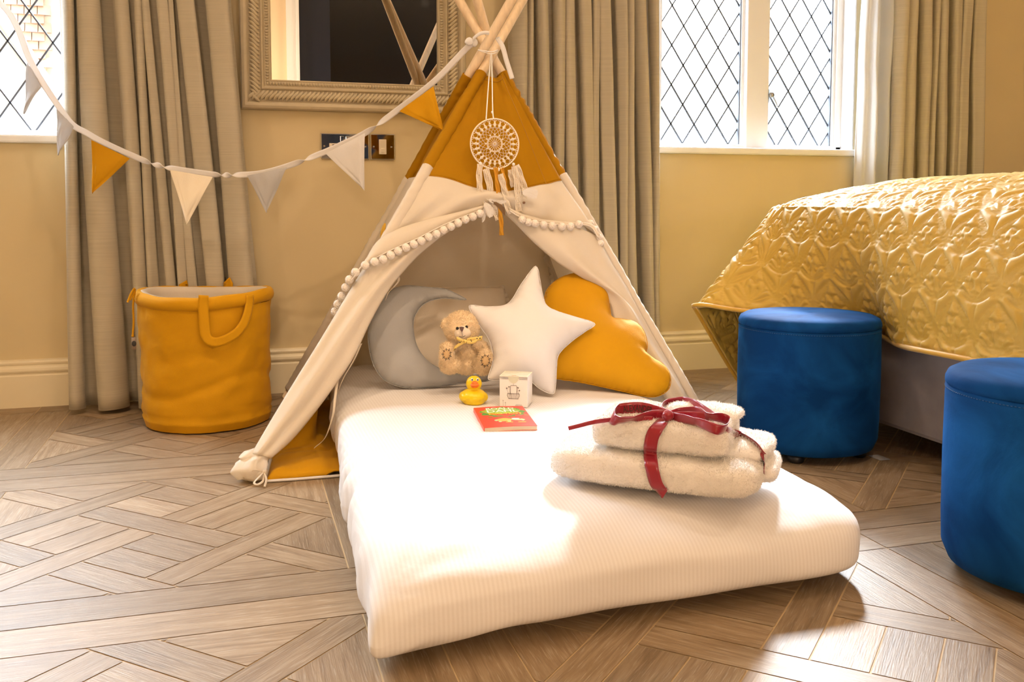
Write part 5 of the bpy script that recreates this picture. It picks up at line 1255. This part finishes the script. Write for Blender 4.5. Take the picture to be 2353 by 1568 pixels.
# ------------------------------------------------------------------ paperback
def book():
    z0 = .1575; th = .0095
    A = on(1112, 984, z=z0+th); B = on(1235, 979, z=z0+th); ex = B-A; W_ = np.linalg.norm(ex); ex /= W_; ey = np.array([-ex[1], ex[0], 0])
    F_ = on(1088, 934, z=z0+th); L_ = float((F_-A)@ey); sk = float((F_-A)@ex)/L_*.6; L_ = min(L_, .19)
    e = thing('paperback_book', A*np.array([1, 1, 0])+np.array([0, 0, z0]), 'red paperback with green splash and white lettering lying before the duck', 'book')
    P = lambda u, v, h: np.array([A[0], A[1], z0])+ex*W_*u+(ey+ex*sk)*L_*v+np.array([0, 0, h+.0015*math.sin(u*3.1)])
    def slab(u0, u1, v0, v1, h0, h1, name, m, par, n=12):
        us = np.linspace(u0, u1, n); b = MB(); t = np.array([[P(u, v, h1) for v in (v0, v1)] for u in us]); q = np.array([[P(u, v, h0) for v in (v0, v1)] for u in us])
        b.grid(np.stack([q[:, 0], t[:, 0], t[:, 1], q[:, 1]], 1), cv=True, caps=True); return b.build(name, m, par, smooth=False)
    red = mat('red_book_cover', (.78, .045, .020, 1), .38); pg = mat('paper_pages', (.66, .56, .42, 1), .8, var=.12, vscale=500, stretch=(.1, .1, 8))
    slab(.012, .995, .004, .996, .0006, th-.0006, 'page_block', pg, e); cov = slab(0, 1, 0, 1, th-.0006, th, 'cover', red, e); slab(0, 1, 0, 1, 0, .0006, 'back_cover', red, e); slab(-.002, .012, 0, 1, 0, th, 'spine', mat('spine_red', (.70, .07, .03, 1), .4), e, 2)
    def flat(pts, h, name, m, f=None):
        v = [P(a, c, th+h) for a, c in pts]; return MB().add(v, f or [tuple(range(len(v)))]).build(name, m, cov, smooth=False)
    def blob(cu, cv, ru, rv, k, s, amp=.08): return [(cu+ru*(1+amp*math.sin(k*t+s)+amp*.6*math.sin(2.3*k*t+2*s))*math.cos(t), cv+rv*(1+amp*math.sin(k*t+s)+amp*.6*math.sin(2.3*k*t+2*s))*math.sin(t)) for t in np.linspace(0, 2*math.pi, 70, endpoint=False)]
    dg = mat('leaf_green_print', (.06, .26, .03, 1), .4); lg = mat('lime_green_print', (.28, .45, .03, 1), .4)
    flat(blob(.52, .70, .44, .235, 9, 1), .00010, 'green_splash', dg); flat(blob(.50, .765, .37, .155, 8, 2), .00016, 'lime_splash', lg)
    flat(blob(.22, .455, .05, .015, 3, 0), .0001, 'green_splash', dg); flat(blob(.95, .52, .05, .012, 3, 2), .0001, 'green_splash', dg)
    def word(s, u, v, size, m, wfit, yst, bumpy=0):
        tv, tf = text_geo(s, 1.0); w = tv[:, 0].max()-tv[:, 0].min(); hgt = tv[:, 1].max()-tv[:, 1].min()
        pts = [(u+x/w*wfit, v+y/hgt*yst+bumpy*math.sin(x*5)) for x, y, _ in tv]
        flat(pts, .00024, 'cover_lettering', m, tf)
    wt = mat('white_print', (.88, .84, .72, 1), .4); yl = mat('yellow_print', (.86, .56, .02, 1), .4)
    word('ROALD', .50, .875, 1, wt, .56, .10, .006); word('DAHL', .52, .745, 1, wt, .62, .115, .004); word('ESIO TROT', .55, .615, 1, yl, .66, .085, .008)
    flat([(.28, .522), (.86, .522), (.86, .527), (.28, .527)], .0002, 'thin_rule', wt)
    # small generic garden creature of blots under the title
    flat(blob(.46, .31, .15, .075, 5, .4, .05), .00012, 'ochre_blot', mat('ochre_print', (.66, .40, .05, 1), .5))
    for q in ((.30, .30, .035, .035), (.36, .235, .03, .028), (.53, .235, .035, .028), (.70, .30, .10, .03), (.80, .30, .05, .045)): flat(blob(*q, 4, q[0]*9, .12), .00018, 'pale_green_blot', mat('sage_print', (.40, .50, .22, 1), .5))
    flat(blob(.68, .345, .08, .03, 3, 1), .0003, 'white_blot', wt); flat([(.46, .185), (.84, .178), (.84, .20), (.46, .207)], .0002, 'yellow_bar', yl)
book()

# ------------------------------------------------------------------ towels and ribbon
TE1 = np.array([.79, -.613, 0]); TE2 = np.array([.613, .79, 0])
TB = []
def towel(c, hx, hy, z0, z1, mh, mv, seed, label, layers, nfur, dx=0):
    e = thing('towel', (c[0], c[1], z0), label, 'towel', 'folded bath towels')
    def rb(cx, cy, hx, hy, z0, z1, mh, mv, seed, n=26):
        V, F = rounded(n, mh, mv); z = (z0+z1)/2+V[:, 2]*(z1-z0)/2
        x = cx+V[:, 0]*hx; y = cy+V[:, 1]*hy
        P = np.stack([x, y, z], 1)
        P[:, 2] += .006*nzs(P, 16, seed)*(V[:, 2] > -.6)+.002*nzs(P, 60, seed)
        P[:, 0] += .008*nzs(P, 14, seed+3); P[:, 1] += .007*nzs(P, 14, seed+7)
        W3 = np.array([c[0], c[1], 0])+P[:, :1]*TE1+P[:, 1:2]*TE2; W3[:, 2] = P[:, 2]; return W3, F
    v, f = rb(0, 0, hx, hy, z0, z1, mh, mv, seed); TB.append((v, f)); o = MB().add(v, f).build('folded_body', M['towel'], e)
    add_fur(o, int(nfur*1.9), .0040, .0009, .85, seed=seed, keep=lambda P, n: P[:, 2] > z0+.004)
    for k, (cx, cy, a, c_, q0, q1) in enumerate(layers):
        v, f = rb(cx, cy, a, c_, q0, q1, 6, 2.6, seed+5+k, 16); TB.append((v, f)); o = MB().add(v, f).build('fold_layer', M['towel'], e); add_fur(o, int(nfur*.16), .004, .0009, .8, seed=seed+k+1)
    return e
zb = .157
bigc = np.array([.711, 1.433]); 
towel(bigc-TE1[:2]*.017, .174, .115, zb, .224, 7, 3.6, 3, 'large folded white bath towel at the bottom of the ribboned bundle',
      [(.132, .03, .050, .080, .200, .236), (.142, .045, .050, .068, .165, .204)], 46000)
smc = np.array([.697, 1.414])
towel(smc, .112, .080, .221, .280, 9, 4.0, 9, 'small folded white towel on top of the large ribboned towel', [(.050, .055, .062, .035, .255, .286)], 26000)
lbl = None
def ribbon():
    from mathutils.bvhtree import BVHTree
    trees = [BVHTree.FromPolygons([tuple(p) for p in v], [tuple(q) for q in f]) for v, f in TB]
    def depth(px, py):
        r = ray(px, py); r = r/np.linalg.norm(r); best = None
        for t in trees:
            h = t.ray_cast(Vector(CAM), Vector(r))
            if h[0] is not None and (best is None or h[3] < best): best = h[3]
        return best
    e = thing('satin_ribbon', (.69, 1.43, .29), 'burgundy satin ribbon tied in a bow around the folded towels', 'ribbon')
    gold = mat('dark_gold_print', (.05, .022, .010, 1), .5); silver = mat('silver_print', (.75, .68, .66, 1), .3, metal=.4)
    def band(px, w, name, axis, lift, n=60, tw=None):
        P2 = cr_spline(np.array(px, float), n); lf = np.interp(np.linspace(0, 1, n), np.linspace(0, 1, len(lift)), lift)
        D = [depth(*p) for p in P2]; ok = [i for i, d in enumerate(D) if d is not None]
        D = np.interp(np.arange(n), ok, [D[i] for i in ok]); 
        D = np.convolve(np.pad(D, 4, mode='edge'), np.ones(9)/9, 'valid') if tw is not None else np.minimum(D, np.convolve(np.pad(D, 2, mode='edge'), np.ones(5)/5, 'valid'))
        c = []
        for p, d, l in zip(P2, D, lf): r = ray(*p); r = r/np.linalg.norm(r); c.append(CAM+r*(d-l))
        c = np.array(c); rows = []
        for i, p in enumerate(c):
            T = c[min(i+1, n-1)]-c[max(i-1, 0)]; T /= np.linalg.norm(T)+1e-9; A_ = np.array(axis if tw is None else [np.interp(i/(n-1), np.linspace(0, 1, len(tw)), [q[k] for q in tw]) for k in range(3)], float)
            s = A_-T*(A_@T); s /= np.linalg.norm(s)+1e-9; rows.append([p+s*w*k for k in (-.5, -.25, 0, .25, .5)])
        o = MB().grid(rows).build(name, M['burg'], e, thick=.0006); return o, np.array(rows)
    W_ = .0215
    fo, frows = band([(1536, 948), (1524, 966), (1510, 984), (1499, 1004), (1494, 1035), (1496, 1062), (1500, 1085), (1508, 1112), (1519, 1126), (1530, 1134)], W_, 'front_band', TE1, [.006, .006, .006])
    so_, srows = band([(1545, 960), (1600, 975), (1655, 986), (1700, 1000), (1735, 1020), (1752, 1042), (1757, 1065), (1756, 1090)], .013, 'side_band', (-.3, -.3, .9), [.007, .007])
    band([(1500, 962), (1450, 962), (1405, 965), (1362, 971), (1330, 979), (1306, 985)], .007, 'side_band', (0, 0, 1), [.010, .010])
    o, rows = band([(1532, 955), (1500, 944), (1470, 938), (1435, 940), (1415, 944), (1406, 955), (1412, 965), (1435, 966), (1470, 962), (1500, 957), (1532, 956)], W_*.95, 'bow_loop', None, [.02, .03, .035, .04, .035, .025, .016, .012, .014, .016, .018],
         tw=[(.1, 0, 1), (0, 0, 1), (0, -.1, 1), (0, 0, 1), (.2, -.2, .9), (.3, -.3, .8), (.2, -.7, .6), (0, -.8, .5), (0, -.3, .9), (0, 0, 1), (.1, 0, 1)], n=90)
    band([(1536, 955), (1520, 940), (1530, 926), (1560, 920), (1590, 925), (1615, 940), (1640, 960), (1610, 957), (1575, 955), (1545, 957)], W_*.62, 'bow_loop', None, [.02, .012, .01, .01, .012, .015, .02, .03, .03, .022],
         tw=[(0, 0, 1), (0, -.3, .9), (0, -.5, .8), (0, -.4, .9), (.2, 0, 1), (.5, 0, .8), (.3, 0, 1), (0, 0, 1), (0, 0, 1)], n=90)
    band([(1538, 956), (1560, 948), (1600, 945), (1620, 955), (1655, 960), (1673, 968), (1668, 984), (1650, 988), (1615, 975), (1580, 965), (1540, 958)], W_*.75, 'bow_loop', None, [.022, .03, .035, .04, .04, .035, .03, .025, .02, .02, .022],
         tw=[(0, 0, 1), (0, -.2, 1), (0, -.6, .7), (0, -.8, .5), (0, -.3, .9), (.3, 0, .9), (.5, 0, .8), (.2, -.4, .8), (0, -.7, .5), (0, -.4, .9), (0, 0, 1)], n=90)
    rk = ray(1535, 956); rk = rk/np.linalg.norm(rk); k = MB().ell(CAM+rk*(depth(1535, 962)-.022), (.010, .008, .009), 16); k.v[0] += (.0025*nzs(k.v[0], 160))[:, None]; k.build('knot', M['burg'], e)
    # printed words follow the loop
    def words_on(rows, s, t0, t1, m, off, flip=1, hfrac=.55):
        tv, tf = text_geo(s, 1.0); x0, x1 = tv[:, 0].min(), tv[:, 0].max(); y0, y1 = tv[:, 1].min(), tv[:, 1].max(); n = len(rows); V = []
        for x, y, _ in tv:
            u = t0+(t1-t0)*(x-x0)/(x1-x0); q = u*(n-1); i = min(int(q), n-2); f = q-i; w = ((y-y0)/(y1-y0)-.5)*hfrac*flip
            c0 = rows[i, 2]*(1-f)+rows[i+1, 2]*f; sd = (rows[i, 4]-rows[i, 0])*(1-f)+(rows[i+1, 4]-rows[i+1, 0])*f; T = rows[i+1, 2]-rows[i, 2]; nn = np.cross(sd, T); nn /= np.linalg.norm(nn)
            if nn @ (CAM-c0) < 0: nn = -nn
            V.append(c0+sd*w+nn*off)
        MB().add(V, tf).build('printed_lettering', m, e, smooth=False)
    words_on(rows, 'ALEXANDER', .385, .13, gold, .0009)
    words_on(srows, 'ALEXANDER', .82, .50, silver, .0009, 1, .5)
ribbon()
